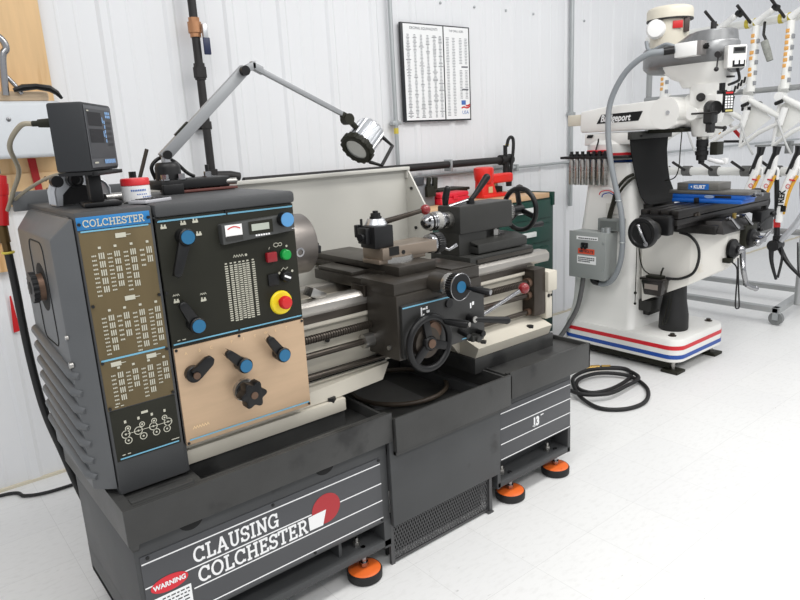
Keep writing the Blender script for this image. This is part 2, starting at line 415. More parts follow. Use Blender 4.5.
for hx in (.548,.994): part('finger_opening',MB().poly(V((0,FY,0)),FX,FZ,[(hx+.036*math.cos(a*PI/12),.492-.030*math.sin(a*PI/12)) for a in range(13)],h=.0012),DARKIN,stand)
for sx,sz in ((.418,.434),(.80,.434),(1.206,.434),(.93,.206),(1.206,.206)): part('screw',MB().cyl((sx,DY,sz),(sx,DY-.003,sz),.005,seg=10),BLACKOX,stand)
# right decal
o2=V((0,DY,0))
part('badge_panel',MB().box(1.812,2.274,DY,FY+.001,.205,.435,.001),MATS['badge_grey'],rstand)
M=MB()
for z,a in ((.412,1.82),(.345,1.82),(.278,1.82),(.211,1.82)): M.rect(o2,FX,FZ,a,2.272,z-.0021,z+.0021)
part('white_stripes',M,WHITEP,rstand)
M=MB().text('13',.052,o2,FX,FZ,2.018,.293,bold=.0034,sx=.80)
M.ribbon([(2.068,.330),(2.088,.331)],.005,o2,FX,FZ).rect(o2,FX,FZ,2.017,2.040,.2925,.297); 
part('size_lettering',M,WHITEP,rstand,'white size lettering')
for hx in (1.899,2.196): part('finger_opening',MB().poly(V((0,FY,0)),FX,FZ,[(hx+.034*math.cos(a*PI/12),.488-.030*math.sin(a*PI/12)) for a in range(13)],h=.0012),DARKIN,rstand)
part('round_opening',MB().cyl((1.905,FY+.086,.180),(1.905,FY+.091,.180),.024,seg=20),DARKIN,rstand)
part('white_plug',MB().cyl((2.105,FY+.089,.175),(2.105,FY+.086,.175),.022,seg=18),WHITEP,rstand)
for fx,s in ((1.124,stand),(1.872,rstand),(2.172,rstand)):
    part('foot_bolt_head',MB().cyl((fx,FY+.045,.112),(fx,FY+.045,.135),.013,seg=6).cyl((fx,FY+.045,.135),(fx,FY+.045,.150),.007,seg=10),STEEL,s)
for fx,fy in ((1.136,1.715),(1.902,1.715),(2.205,1.715),(.50,2.25),(2.192,2.25)):
    ft=part('levelling_foot',MB().lathe((fx,fy,.031),Z,[(0,.058),(.003,.058),(.0075,.050),(.009,.02),(.009,0)],36),ORANGE,lathe,'orange-topped levelling foot')
    part('rubber_pad',MB().lathe((fx,fy,0),Z,[(0,.058),(.004,.0625),(.029,.0635),(.034,.060),(.034,.055),(.030,.055),(.030,0)],36),RUBBER,ft)
    part('foot_stud',MB().cyl((fx,fy,.036),(fx,fy,.118),.009,seg=12).cyl((fx,fy,.046),(fx,fy,.060),.016,seg=6),CHROME,ft)
# --- centre panel & mesh
cp=part('centre_panel',MB().box(1.246,1.80,1.672,1.69,.165,.50,.002).box(1.246,1.80,1.69,2.28,.30,.44),GREY,lathe)
M=MB(); nx,nz=40,11; x0,x1,z0,z1=1.256,1.752,.012,.166
for i in range(nx):
    for j in range(nz):
        cx=x0+(i+.5+(.5 if j%2 else 0))*(x1-x0)/nx; cz=z0+(j+.5)*(z1-z0)/nz; w=(x1-x0)/nx*.5; h=(z1-z0)/nz
        q=[(cx-w,cz),(cx,cz+h),(cx+w,cz),(cx,cz-h)]; 
        iq=[(cx-w*.62,cz),(cx,cz+h*.58),(cx+w*.62,cz),(cx,cz-h*.58)]
        a=[M.bm.verts.new((min(max(p[0],x0),x1),1.700,min(max(p[1],z0),z1))) for p in q]; b=[M.bm.verts.new((min(max(p[0],x0),x1),1.7012,min(max(p[1],z0),z1))) for p in iq]
        for k in range(4): M.bm.faces.new((a[k],a[(k+1)%4],b[(k+1)%4],b[k]))
M.box(x0-.012,x0+.004,1.696,1.708,.0,.170).box(x1-.002,x1+.014,1.69,1.712,.0,.200).box(x1-.016,x1+.014,1.682,1.712,.0,.006).box(x0-.012,x1,1.697,1.704,.006,.014)
skirt=part('mesh_skirt',M,MESHM,lathe,'expanded steel mesh skirt')
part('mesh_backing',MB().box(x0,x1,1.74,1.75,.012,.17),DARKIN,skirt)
# --- chip trays
def tray(x0,x1,y0,y1,z0,z1,zf,t=.010):
    m=MB().box(x0,x1,y0,y0+t,z0,z1,.003).box(x0,x1,y1-t,y1,z0,z1,.003)
    m.box(x0,x0+t,y0,y1,z0,z1,.003).box(x1-t,x1,y0,y1,z0,z1,.003).box(x0+.002,x1-.002,y0+.002,y1-.002,zf-.012,zf)
    m.box(x0+.002,x1-.002,y0+t,y0+t+.022,z1-.010,z1-.001,.002)
    return m
lt=MB().box(.370,1.256,1.66,1.672,.497,.603,.003).box(.370,1.256,2.33,2.34,.497,.603,.003).hull([(.3705,1.664,.50),(.3705,1.664,.6025),(.3705,2.338,.50),(.3705,2.338,.6025),(.387,1.692,.46),(.387,2.298,.46),(.40,1.664,.6025),(.40,2.338,.6025),(.40,1.664,.50),(.40,2.338,.50),(.40,1.692,.46),(.40,2.298,.46)])
lt.box(.372,1.255,1.662,2.338,.535,.548).box(1.246,1.256,1.662,2.34,.497,.585,.002)
lt.box(.372,.60,1.672,2.33,.545,.592).box(.592,1.158,1.80,2.22,.545,.607).box(.40,.575,1.690,1.722,.590,.606,.006).box(.372,1.250,1.672,1.694,.588,.600,.003)
ltray=part('left_chip_tray',lt,TRAYM,lathe)
rt=MB().box(1.852,2.378,1.66,1.672,.470,.584,.003).box(1.852,2.378,2.33,2.34,.470,.584,.003).box(2.366,2.378,1.66,2.34,.470,.584,.003).box(1.852,1.862,1.66,2.34,.470,.572,.002)
rt.box(1.854,2.376,1.662,2.338,.555,.566).box(1.852,2.376,1.672,1.69,.566,.578,.003)
part('right_chip_tray',rt,TRAYM,lathe)
mt=MB().box(1.260,1.842,1.648,1.660,.455,.582,.003)
mt.box(1.262,1.272,1.658,2.33,.44,.575,.002).box(1.830,1.840,1.658,2.33,.44,.570,.002).box(1.262,1.840,2.32,2.33,.44,.575).box(1.262,1.840,1.655,2.33,.442,.456)
mtray=part('centre_chip_pan',mt,TRAYM,lathe)
part('coolant_hose_ring',MB().torus((1.63,2.095,.478),Z,.205,.010,56,10),mat('brown_hose',(74,64,54),.5),mtray)
part('pan_sump_plate',MB().hull([(x,y,z) for x,y in ((1.43,2.00),(1.47,2.26),(1.66,2.22),(1.64,1.93),(1.56,1.93)) for z in (.450,.464)]),mat('pan_plate_grey',(92,92,92),.4,var=.15,vscale=12),mtray)

# --- headstock
HY=1.76
hs=MB().box(.394,.590,HY,2.32,.602,1.335,.004).box(.57,1.0,HY,2.32,.686,1.335,.004)
hs.box(.394,.582,HY-.004,2.32,.602,1.366,.004)                    # quadrant column
hs.box(.586,1.006,HY-.014,2.32,1.332,1.368,.010)                  # lid
head=part('headstock',hs,GREY,lathe)
gz0,gz1,gz2=.618,1.302,1.354
P=[]
for z,k in ((gz0,0),(gz1,0)): P+=[(.391,1.764,z),(.342,1.812,z),(.342,2.235,z),(.391,2.285,z)]
P+=[(.391,1.766,gz2),(.388,1.80,gz2),(.388,2.25,gz2),(.391,2.283,gz2)]
gd=MB().hull(P,.004)
for k in range(7):
    z=.960-k*.048
    gd.tube([(.354,1.800,z-.016),(.3435,1.824,z-.012),(.3425,2.03,z+.012),(.343,2.225,z+.034),(.352,2.245,z+.036)],[.008,.0155,.0165,.0165,.008],12)
guard=part('end_guard',gd,GUARDM,lathe,'lighter grey ribbed end guard')
# door outline and hub
def rrect(a0,a1,b0,b1,r,n=6):
    out=[]
    for cx,cy,s in ((a1-r,b1-r,0),(a0+r,b1-r,90),(a0+r,b0+r,180),(a1-r,b0+r,270)):
        for i in range(n+1):
            t=math.radians(s+90*i/n); out.append((cx+r*math.cos(t),cy+r*math.sin(t)))
    return out
part('access_door_seam',MB().tube([(.3418,y,z) for y,z in rrect(1.918,2.088,1.0,1.285,.030)],.0022,6,closed=True),DARKIN,guard)
M=MB().cyl((.3412,2.0,1.158),(.3425,2.0,1.158),.067,seg=32); part('spindle_opening',M,DARKIN,guard)
part('spindle_tube',MB().cyl((.324,2.0,1.158),(.3415,2.0,1.158),.036,.038,28),BROWNS,guard)
M=MB(); 
gear=[]
for i in range(72):
    a=2*PI*i/72; r=.043 if (i//2)%2 else .0395
    gear.append((2.0+r*math.cos(a),1.160+r*math.sin(a)))
M.prism(gear,'x',.311,.326); part('spindle_nut',M,BLACKOX,guard)
part('spindle_bore',MB().cyl((.3102,2.0,1.160),(.3112,2.0,1.160),.018,seg=20),DARKIN,guard)
part('guard_screw',MB().cyl((.345,1.812,1.05),(.338,1.812,1.05),.006,seg=10),STEEL,guard)
part('guard_screw',MB().cyl((.345,1.812,.975),(.336,1.812,.975),.009,seg=10),STEEL,guard)

# --- chart column on the front face
PY=HY-.006; po=V((0,PY,0))
M=MB().box(.396,.575,PY,HY,1.322,1.354,.001); part('maker_plaque',M,BLUEP,head,'blue maker plaque')
M=MB(); slab(M,'COLCHESTER',.0185,.150,po,FX,FZ,.410,1.3285,t=.17); part('maker_lettering',M,PRINT,head)
M=MB().box(.397,.574,PY,HY,.846,1.318,.001); part('chart_plate',M,BROWNP,head,'bronze feed and thread chart plate')
for a,b,c,d in ((.402,.568,1.3165,1.3205),(.400,.566,.981,.986),(.408,.568,.7035,.7075),(.591,.785,1.320,1.3245),(.790,.997,1.320,1.3245),(.590,.782,.981,.985),(.788,.996,.981,.985)): part('pale_blue_rule',MB().rect(po,FX,FZ,a,b,c,d,h=.001),BLUEL,head)
part('pale_blue_rule',MB().rect(po,FX,FZ,.598,.994,.6945,.699,h=.003),BLUEL,head)
M=MB().box(.400,.574,PY,HY,.699,.843,.001).box(.586,1.0,PY,HY,.975,1.331,.001); part('black_panel',M,BLACKP,head)
M=MB().box(.588,1.0,PY-.002,HY,.682,.971,.001); brass=part('gearbox_plate',M,BRASSP,head,'brushed brass-coloured gearbox plate')
# chart print
M=MB()
def column(x,z1,z0,w,groups,seedw):
    n=groups; gz=(z1-z0)/n
    for g in range(n):
        zt=z1-g*gz
        for l in range(4):
            M.rect(po,FX,FZ,x-w*.5,x+w*.5*(.75+.25*random.random()),zt-.0052*(l+.8),zt-.0052*l-.0012,h=.001) if gz>.02 else None
def digits(x,z1,z0,n,w=.011):
    gz=(z1-z0)/n
    for g in range(n):
        zt=z1-g*gz
        for l in range(3): M.rect(po,FX,FZ,x-w*.5+l*w*.36,x-w*.5+l*w*.36+w*.26,zt-gz*.56,zt-gz*.20,h=.001)
for x,z1,z0,g in ((.442,1.262,1.155,5),(.480,1.262,1.165,5),(.520,1.262,1.158,5),(.561,1.262,1.215,2),(.442,1.100,1.000,5),(.480,1.100,1.030,3),(.520,1.100,.992,5),(.561,1.100,1.000,5),(.442,.945,.862,4),(.480,.945,.890,3),(.520,.945,.862,4),(.561,.945,.890,3)):
    gz=(z1-z0)/g
    for k in range(g):
        zt=z1-k*gz
        for c in range(3):
            xx=x-.007+c*.0052; M.rect(po,FX,FZ,xx,xx+.0030,zt-gz*.74,zt,h=.001)
    digits(x-.0185,z1-.002,z0-.008,g*2)
    M.rect(po,FX,FZ,x-.006,x+.001,z1+.010,z1+.016,h=.001)
for ix,iz in ((.496,1.300),(.496,1.136),(.436,.969),(.528,.969)):
    M.rect(po,FX,FZ,ix-.014,ix+.012,iz-.006,iz+.006,h=.001); M.rect(po,FX,FZ,ix+.012,ix+.024,iz-.001,iz+.001,h=.001)
for gx in (.435,.470,.506,.541):
    for dz,rr in ((.786,.0065),(.771,.0105),(.752,.009)):
        dx=.006*math.sin(dz*200+gx*30)
        M.ribbon([(gx+dx+rr*math.cos(2*PI*i/18),dz+rr*math.sin(2*PI*i/18)) for i in range(18)],.0022,po,FX,FZ,h=.001,closed=True)
        M.disc(po,FX,FZ,gx+dx,dz,.0028,h=.001,seg=10)
    M.rect(po,FX,FZ,gx-.004,gx+.002,.802,.810,h=.001)
M.rect(po,FX,FZ,.478,.496,.815,.822,h=.001).ribbon([(.435,.771),(.556,.771)],.0015,po,FX,FZ,h=.0011)
M.rect(po,FX,FZ,.548,.570,.714,.7165,h=.001).rect(po,FX,FZ,.414,.422,.714,.7165,h=.001).rect(po,FX,FZ,.428,.436,.714,.7165,h=.001)
M.rect(po,FX,FZ,.415,.424,.852,.8545,h=.001).rect(po,FX,FZ,.430,.438,.852,.8545,h=.001)
# black panel chart and icons
for c,x in enumerate((.768,.783,.796,.810,.822,.835,.852)):
    z=1.176
    while z>1.012:
        M.rect(po,FX,FZ,x-.0048,x+.0048,z-.0035,z,h=.001); z-=.0062 if (c%3) else .0066
    M.rect(po,FX,FZ,x-.004,x+.003,1.180,1.184,h=.001)
M.rect(po,FX,FZ,.8026,.8034,1.015,1.178,h=.001).rect(po,FX,FZ,.8286,.8294,1.015,1.178,h=.001)
for k in range(4): M.ribbon([(.792+k*.008,1.196),(.796+k*.008,1.203),(.800+k*.008,1.196)],.0018,po,FX,FZ,h=.001)
M.disc(po,FX,FZ,.832,1.199,.004,h=.001,seg=10)
def icon(ix,iz,w=.016,h=.012): 
    M.rect(po,FX,FZ,ix-w/2,ix+w/2,iz-h/2,iz,h=.001); M.rect(po,FX,FZ,ix-w*.4,ix-w*.15,iz,iz+h/2,h=.001); M.rect(po,FX,FZ,ix+w*.1,ix+w*.4,iz,iz+h*.4,h=.001)
for ix,iz in ((.606,1.308),(.660,1.312),(.694,1.314),(.700,1.278),(.614,1.104),(.690,1.094)): icon(ix,iz)
for k in range(3):
    M.ribbon([(.606+k*.006,1.117),(.609+k*.006,1.122),(.612+k*.006,1.117)],.0014,po,FX,FZ,h=.001); M.ribbon([(.682+k*.006,1.107),(.685+k*.006,1.112),(.688+k*.006,1.107)],.0014,po,FX,FZ,h=.001)
M.ribbon([(.931+.008*math.cos(i*PI/4),1.214+.006*math.sin(i*PI/4)) for i in range(8)],.002,po,FX,FZ,h=.001,closed=True)
M.ribbon([(.945+.006*math.cos(i*PI/4),1.214+.005*math.sin(i*PI/4)) for i in range(8)],.002,po,FX,FZ,h=.001,closed=True)
M.ribbon([(.906,1.204),(.910,1.210)],.002,po,FX,FZ,h=.001); M.disc(po,FX,FZ,.966,1.206,.0035,h=.001,seg=10)
M.ribbon([(.940,1.134),(.948,1.142),(.956,1.136),(.964,1.142)],.002,po,FX,FZ,h=.001); M.disc(po,FX,FZ,.934,1.128,.004,h=.001,seg=10); M.disc(po,FX,FZ,.978,1.128,.004,h=.001,seg=10)
M.rect(po,FX,FZ,.602,.610,.991,.9935,h=.001).rect(po,FX,FZ,.616,.626,.991,.9935,h=.001)
part('chart_print',M,PRINT,head,'cream printed tables and symbols')
M=MB(); bo=V((0,PY-.002,0))
for c,bx in zip('ABC',(.616,.656,.690)): M.text(c,.012,bo,FX,FZ,bx,.948,h=.001)
for c,bx in zip('PST',(.754,.792,.828)): M.text(c,.012,bo,FX,FZ,bx,.950,h=.001)
for c,bx in zip('WET',(.862,.898,.934)): M.text(c,.012,bo,FX,FZ,bx,.952,h=.001)
for k in range(6): M.ribbon([(.612+k*.008,.726),(.616+k*.008,.734),(.620+k*.008,.726)],.002,bo,FX,FZ,h=.001)
part('lever_letters',M,mat('pale_gold_print',(236,206,160),.5),head)
for sx,sz in ((.594,.966),(.994,.966),(.594,.688),(.994,.690),(.782,.966),(.401,1.337),(.570,1.337),(.402,1.13),(.570,1.13),(.402,.978),(.570,.978),(.402,.852),(.570,.852),(.590,1.13),(.590,1.327),(.785,1.3285),(.785,.979)):
    part('panel_screw',MB().cyl((sx,PY,sz),(sx,PY-.004,sz),.0042,seg=10),BLACKOX,head)
# levers
def lever(hub,tip,r=.021,cap='hub',capm=KBLUE,rt=.012):
    hx,hz=hub; tx,tz=tip
    m=MB().cyl((hx,HY,hz),(hx,HY-.030,hz),r*.95,r,24,.003)
    d=V((tx-hx,0,tz-hz)); L_=d.length; d.normalize(); n=V((-d.z,0,d.x))
    A=V((hx,HY-.026,hz)); B=V((tx,HY-.034,tz))
    pts=[]
    for s,yy in ((-1,0),(1,0)):
        pts+=[A+n*(s*r*.8),A+n*(s*r*.8)+V((0,-.014,0)),B+n*(s*rt),B+n*(s*rt)+V((0,-.016,0)),B+d*rt*.8+n*(s*rt*.5),B+d*rt*.8+n*(s*rt*.5)+V((0,-.015,0))]
    m.hull(pts,.003)
    l=part('selector_lever',m,KNOBB,head,'black selector lever' if not capm else 'black selector lever with blue cap')
    if capm:
        m.bm
        cx,cz=hub
        part('lever_cap',MB().cyl((cx,HY-.03,cz),(cx,HY-.050,cz),.0225,.0225,28,.003).cyl((cx,HY-.050,cz),(cx,HY-.0515,cz),.018,seg=24),KNOBB,head)
        part('blue_cap',MB().cyl((cx,HY-.050,cz),(cx,HY-.0525,cz),.0185,seg=28),capm,head)
    return l
lever((.652,1.277),(.614,1.184),.021)
lever((.651,1.032),(.617,1.096),.021)
lever((.775,.884),(.730,.931),.021)
lever((.902,.885),(.863,.942),.021)
lever((.630,.892),(.670,.926),.024,capm=None,rt=.016)
part('lever_screw',MB().cyl((.630,HY-.040,.892),(.630,HY-.046,.892),.010,seg=16),BROWNS,head)
st_=[]
for i in range(84):
    a=2*PI*i/84; r=.036+.006*math.cos(6*a); st_.append((.778+r*math.cos(a),.800+r*math.sin(a)))
M=MB().prism(st_,'y',HY-.078,HY-.040,.004).cyl((.778,HY-.002,.800),(.778,HY-.045,.800),.030,.026,28)
part('star_knob',M,KNOBB,head)
part('star_knob_collar',MB().cyl((.778,HY,.800),(.778,HY-.020,.800),.036,.034,28),STEEL,head)
part('star_knob_screw',MB().cyl((.778,HY-.077,.800),(.778,HY-.080,.800),.011,seg=16),BROWNS,head)
# meter unit
M=MB().prism([(.757,1.296),(.988,1.303),(.986,1.253),(.757,1.239)],'y',HY-.030,HY,.003); met=part('meter_housing',M,mat('meter_housing_grey',(66,67,66),.45),head)
mo=V((0,HY-.030,0))
part('needle_meter',MB().rect(mo,FX,FZ,.766,.817,1.258,1.293,h=.002),GAUGEW,head); part('meter_band',MB().rect(mo,FX,FZ,.766,.817,1.248,1.262,h=.003),DGREY,head)
part('meter_scale',MB().ribbon([(.773+.038*i/8,1.281+.006*math.sin(PI*i/8)) for i in range(9)],.003,mo,FX,FZ,h=.003),RED,head)
part('display_bezel',MB().rect(mo,FX,FZ,.838,.914,1.258,1.295,h=.002),BLACKP,head)
part('display',MB().rect(mo,FX,FZ,.846,.902,1.268,1.287,h=.003),LCDM,head)
M=MB()
for k in range(6): M.rect(mo,FX,FZ,.856+k*.008,.862+k*.008,1.2515,1.2565,h=.003)
M.rect(mo,FX,FZ,.956,.962,1.282,1.2835,h=.003).rect(mo,FX,FZ,.975,.985,1.259,1.2605,h=.003)
part('meter_print',M,WHITEP,head)
part('dial_knob',MB().cyl((.950,HY-.030,1.290),(.950,HY-.056,1.290),.022,.0205,28,.003),KNOBB,head)
part('dial_knob_cap',MB().cyl((.950,HY-.055,1.290),(.950,HY-.0585,1.290),.0205,seg=28),mat('light_blue_cap',(86,146,196),.4),head)
part('stop_button',MB().box(.892,.925,HY-.022,HY-.006,1.167,1.196,.003),mat('dark_red_button',(140,22,32),.35),head)
part('start_button',MB().cyl((.956,HY-.006,1.182),(.956,HY-.026,1.182),.0165,.0155,24,.003),GREEN,head)
part('blank_button',MB().box(.893,.928,HY-.012,HY-.006,1.094,1.130,.002),KNOBB,head)
part('rotary_switch',MB().cyl((.950,HY-.006,1.116),(.950,HY-.026,1.116),.018,.016,24,.002),KNOBB,head)
part('switch_pointer',MB().obox((.950,HY-.0265,1.116),(1,0,-.5),(0,1,0),(.5,0,1),.022,.003,.006),WHITEP,head)
part('emergency_stop_collar',MB().cyl((.929,HY-.006,1.038),(.929,HY-.016,1.038),.037,.035,36,.002),YELLOW,head)
part('emergency_stop_button',MB().lathe((.927,HY-.012,1.043),-Y,[(0,.011),(.020,.012),(.022,.020),(.034,.020),(.040,.016),(.043,0)],28),RED,head,'red mushroom emergency stop button')

# --- bed
bd=MB()
bd.prism([(1.885,.70),(1.885,.935),(1.90,.950),(2.10,.950),(2.115,.935),(2.115,.70)],'x',1.0,2.27)
bd.box(1.0,1.40,1.862,1.90,.690,.708,.003).box(1.0,2.25,1.868,1.90,.895,.915,.004)
bd.hull([(1.0,1.80,.655),(1.0,2.2,.655),(1.13,1.80,.655),(1.13,2.2,.655),(1.0,1.80,.70),(1.0,2.2,.70),(1.40,1.85,.703),(1.40,2.15,.703),(1.345,1.82,.657),(1.345,2.18,.657)])
bd.box(.592,1.158,1.786,2.22,.606,.652,.004).box(.592,1.0,1.80,2.22,.64,.684)
bd.prism([(1.80,.625),(1.78,.670),(1.84,.690),(1.892,.74),(1.892,.78),(2.108,.78),(2.108,.74),(2.22,.67),(2.22,.625)],'x',1.80,2.262)
bd.hull([(1.70,1.888,.74),(1.70,2.112,.74),(1.79,1.888,.632),(1.79,2.112,.632),(1.85,1.888,.632),(1.85,2.112,.632),(1.85,1.888,.74),(1.85,2.112,.74)])
bed=part('bed',bd,CREAM,lathe,'cream painted bed casting')
part('right_bed_plinth',MB().box(1.79,2.285,1.792,2.22,.560,.626,.003),TRAYM,bed)
wy=MB().prism([(1.868,.935),(1.862,.950),(1.862,.972),(1.878,.985),(1.925,.985),(1.925,.95)],'x',1.0,2.345,.001)
part('front_way',wy,WAYS,bed)
wy=MB().prism([(2.07,.95),(2.07,.985),(2.12,.985),(2.135,.972),(2.135,.935)],'x',1.0,2.345,.001)
part('rear_way',wy,WAYS,bed)
part('way_rack',MB().box(1.0,2.20,1.866,1.90,.912,.940,.002),DSTEEL,bed)
part('feed_slot',MB().box(1.0,1.40,1.870,1.886,.708,.732),DARKIN,bed)
ls=MB()
pr=[]; t=0
while t<1.22:
    pr+=[(t,.0145),(t+.0035,.0145),(t+.0050,.0118),(t+.0085,.0118)]; t+=.010
ls.lathe((1.0,1.845,.866),X,pr,18)
part('lead_screw',ls,DSTEEL,bed,smooth=20)
part('feed_shaft',MB().cyl((1.0,1.845,.810),(2.22,1.845,.810),.0115,seg=16),DSTEEL,bed)
part('control_shaft',MB().cyl((1.0,1.845,.735),(2.22,1.845,.735),.010,seg=16),DSTEEL,bed)
part('bed_bolt',MB().cyl((1.108,1.80,.648),(1.108,1.80,.664),.016,seg=6),BLACKOX,bed)
for bx in (1.855,2.150): part('bed_bolt',MB().cyl((bx,1.81,.664),(bx,1.81,.686),.016,seg=6),BLACKOX,bed)
for bx,bz in ((1.16,.838),(1.04,.776),(2.10,.795)): part('bed_plug',MB().cyl((bx,1.886,bz),(bx,1.874,bz),.008,seg=12),BLACKOX,bed)
part('screw_bracket',MB().box(2.185,2.262,1.815,1.885,.715,.925,.006),DSTEEL,bed)
for z,r in ((.866,.021),(.810,.019),(.735,.015)): part('bearing_bush',MB().cyl((2.165,1.845,z),(2.20,1.845,z),r,seg=18),BROWNS,bed)
part('bed_end_cover',MB().box(2.262,2.325,1.80,2.10,.815,.905,.006).box(2.262,2.305,1.812,2.05,.69,.815,.004),CREAM,bed)
part('cover_hole',MB().cyl((2.278,1.8125,.795),(2.278,1.8105,.795),.009,seg=12),DARKIN,bed); part('cover_hole',MB().cyl((2.296,1.8125,.795),(2.296,1.8105,.795),.006,seg=12),DARKIN,bed)
part('swarf_guard_box',MB().box(1.125,1.185,1.90,1.955,.98,1.012,.003,rot=Matrix.Rotation(.5,3,'Y')),STEEL,bed)

# --- splash guard
sg=MB().box(.72,1.925,2.330,2.338,.60,1.372).box(.72,1.925,2.305,2.345,1.366,1.380,.002)
sg.prism([(2.335,.62),(2.335,1.372),(2.318,1.372),(2.20,1.205),(2.17,1.10),(2.17,.62)],'x',1.918,1.926)
splash=part('splash_guard',sg,SPLASH,lathe,'cream sheet splash guard')
part('guard_edge',MB().box(1.912,1.928,2.312,2.345,1.33,1.38,.002),SPLASH,splash)
for gx,gy,gz in ((1.9175,2.29,1.285),(1.9175,2.27,1.11),(1.9175,2.30,.98)): part('guard_screw',MB().cyl((gx,gy,gz),(gx-.006,gy,gz),.007,seg=10),BLACKOX,splash)
M=MB().box(.356,.72,2.325,2.337,1.345,1.405,.003).box(.40,.72,2.325,2.337,.70,1.31)
part('rear_cover',M,GUARDM,lathe); 
part('cover_hole',MB().cyl((.600,2.3255,1.386),(.600,2.3235,1.386),.011,seg=16),DARKIN,lathe)

# --- chuck
AY,AZ=2.0,1.166
ck=part('chuck',MB().lathe((1.0,AY,AZ),X,[(0,.060),(.025,.060),(.026,.096),(.031,.103),(.163,.103),(.169,.098),(.171,.03),(.165,.03),(.165,0)],64),mat('worn_chuck_steel',(132,126,121),.36,.75,var=.16,vscale=14,stretch=(.3,1,1)),lathe,'steel three-jaw chuck')
for a in (70,190,310):
    a=math.radians(a); d=V((0,math.cos(a),math.sin(a))); n=V((0,-d.z,d.y))
    c=V((1.173,AY,AZ))+d*.066
    m=MB().obox(c,X,d,n,.020,.056,.026,.002).obox(V((1.187,AY,AZ))+d*.050,X,d,n,.016,.024,.026,.002)
    part('chuck_jaw',m,BLACKOX,ck)
for a in (187,67,307,100):
    a=math.radians(a); d=V((0,math.cos(a),math.sin(a))); p=V((1.095,AY,AZ))
    part('key_socket',MB().lathe(p+d*.100,d,[(0,.016),(.004,.016),(.0045,.010),(.001,.010),(.001,0)],20),CHROME,ck)
    part('socket_hole',MB().cyl(p+d*.1012,p+d*.1015,.009,seg=14),DARKIN,ck)

# --- carriage
cr=MB()
cr.box(1.325,1.732,1.70,1.89,.985,1.030,.003).box(1.325,1.732,1.89,2.20,.988,1.026,.003)
cr.box(1.325,1.732,1.690,1.862,.76,.988,.004)
carr=part('carriage',cr,SADDLE,lathe)
ap=MB().box(1.335,1.730,1.676,1.700,.768,.955,.003)
part('apron_front',ap,mat('black_apron_panel',(40,40,39),.4,var=.08,vscale=12),carr)
ao=V((0,1.676,0))
part('apron_rule',MB().rect(ao,FX,FZ,1.338,1.565,.945,.950),BLUEL,carr); part('apron_rule',MB().rect(ao,FX,FZ,1.61,1.72,.775,.779),BLUEL,carr)
M=MB()
for a,b,c,d in ((1.418,1.424,.905,.935),(1.426,1.440,.925,.931),(1.426,1.434,.905,.911),(1.444,1.458,.912,.920),(1.442,1.450,.925,.935),(1.655,1.662,.885,.905),(1.666,1.676,.895,.908)): M.rect(ao,FX,FZ,a,b,c,d)
part('apron_symbols',M,WHITEP,carr)
part('wiper_left',MB().box(1.312,1.326,1.855,1.935,.965,1.005,.002),DSTEEL,carr)
part('stop_collar',MB().cyl((1.285,1.845,.810),(1.328,1.845,.810),.026,seg=20),STEEL,carr)
part('side_screw',MB().cyl((1.326,1.74,.80),(1.318,1.74,.80),.008,seg=12),STEEL,carr)
# apron handwheel
hc=V((1.428,1.648,.812))
hwm=MB().torus(hc,Y,.092,.0125,48,12).cyl(hc+V((0,.035,0)),hc+V((0,-.012,0)),.030,.026,24,.003)
for a in (100,220,340):
    a=math.radians(a); d=V((math.cos(a),0,math.sin(a))); hwm.obox(hc+d*.058,d,Y,d.cross(Y),.075,.014,.030,.004)
hw=part('apron_handwheel',hwm,KNOBB,carr,'black spoked apron handwheel')
part('wheel_hub_cap',MB().cyl(hc+V((0,-.012,0)),hc+V((0,-.016,0)),.016,seg=20),BROWNS,carr)
part('wheel_dial',MB().cyl((1.428,1.678,.812),(1.428,1.655,.812),.058,.055,36),DSTEEL,carr)
part('apron_disc',MB().cyl((1.465,1.678,.845),(1.465,1.660,.845),.034,.032,28),BROWNS,carr)
d0=hc+V((.065,-.010,.065)); part('wheel_handle',MB().lathe(d0,V((.45,-1,-.05)),[(0,.009),(.02,.012),(.075,.0145),(.088,.013),(.092,0)],18),KNOBB,carr)
part('wheel_handle_end',MB().cyl(d0+V((.45,-1,-.05)).normalized()*.0905,d0+V((.45,-1,-.05)).normalized()*.0935,.009,seg=16),STEEL,carr)
# apron levers
p0=V((1.648,1.676,.850)); part('halfnut_lever',MB().cyl(p0,p0+V((0,-.030,0)),.017,.015,18).tube([p0+V((0,-.025,0)),p0+V((.05,-.035,-.010)),p0+V((.15,-.05,-.032))],[.009,.012,.014],14).sphere(p0+V((.15,-.05,-.032)),.0145,14),KNOBB,carr)
part('halfnut_boss',MB().cyl(p0+V((0,-.026,0)),p0+V((0,-.034,0)),.012,seg=16),STEEL,carr)
part('feed_lever',MB().cyl((1.60,1.676,.812),(1.60,1.63,.800),.012,.010,14),KNOBB,carr); part('feed_boss',MB().cyl((1.692,1.69,.785),(1.692,1.645,.785),.012,.012,14),KNOBB,carr)
part('stop_rod_end',MB().cyl((1.665,1.676,.775),(1.665,1.64,.770),.014,.012,14).box(1.64,1.70,1.65,1.68,.762,.785,.004),DGREY,carr)
part('oil_plug',MB().cyl((1.548,1.676,.925),(1.548,1.668,.925),.016,seg=18),BLACKOX,carr)
sl=V((1.700,1.74,.800)); sb=V((1.935,1.66,.912))
part('spindle_control_rod',MB().tube([sl,sl.lerp(sb,.5),sb],.0075,12),CHROME,carr)
part('spindle_control_ball',MB().sphere(sb,.022,20),DKRED,carr,'dark red ball knob')
part('control_shaft_boss',MB().box(1.735,1.775,1.83,1.87,.715,.755,.004),DSTEEL,carr)
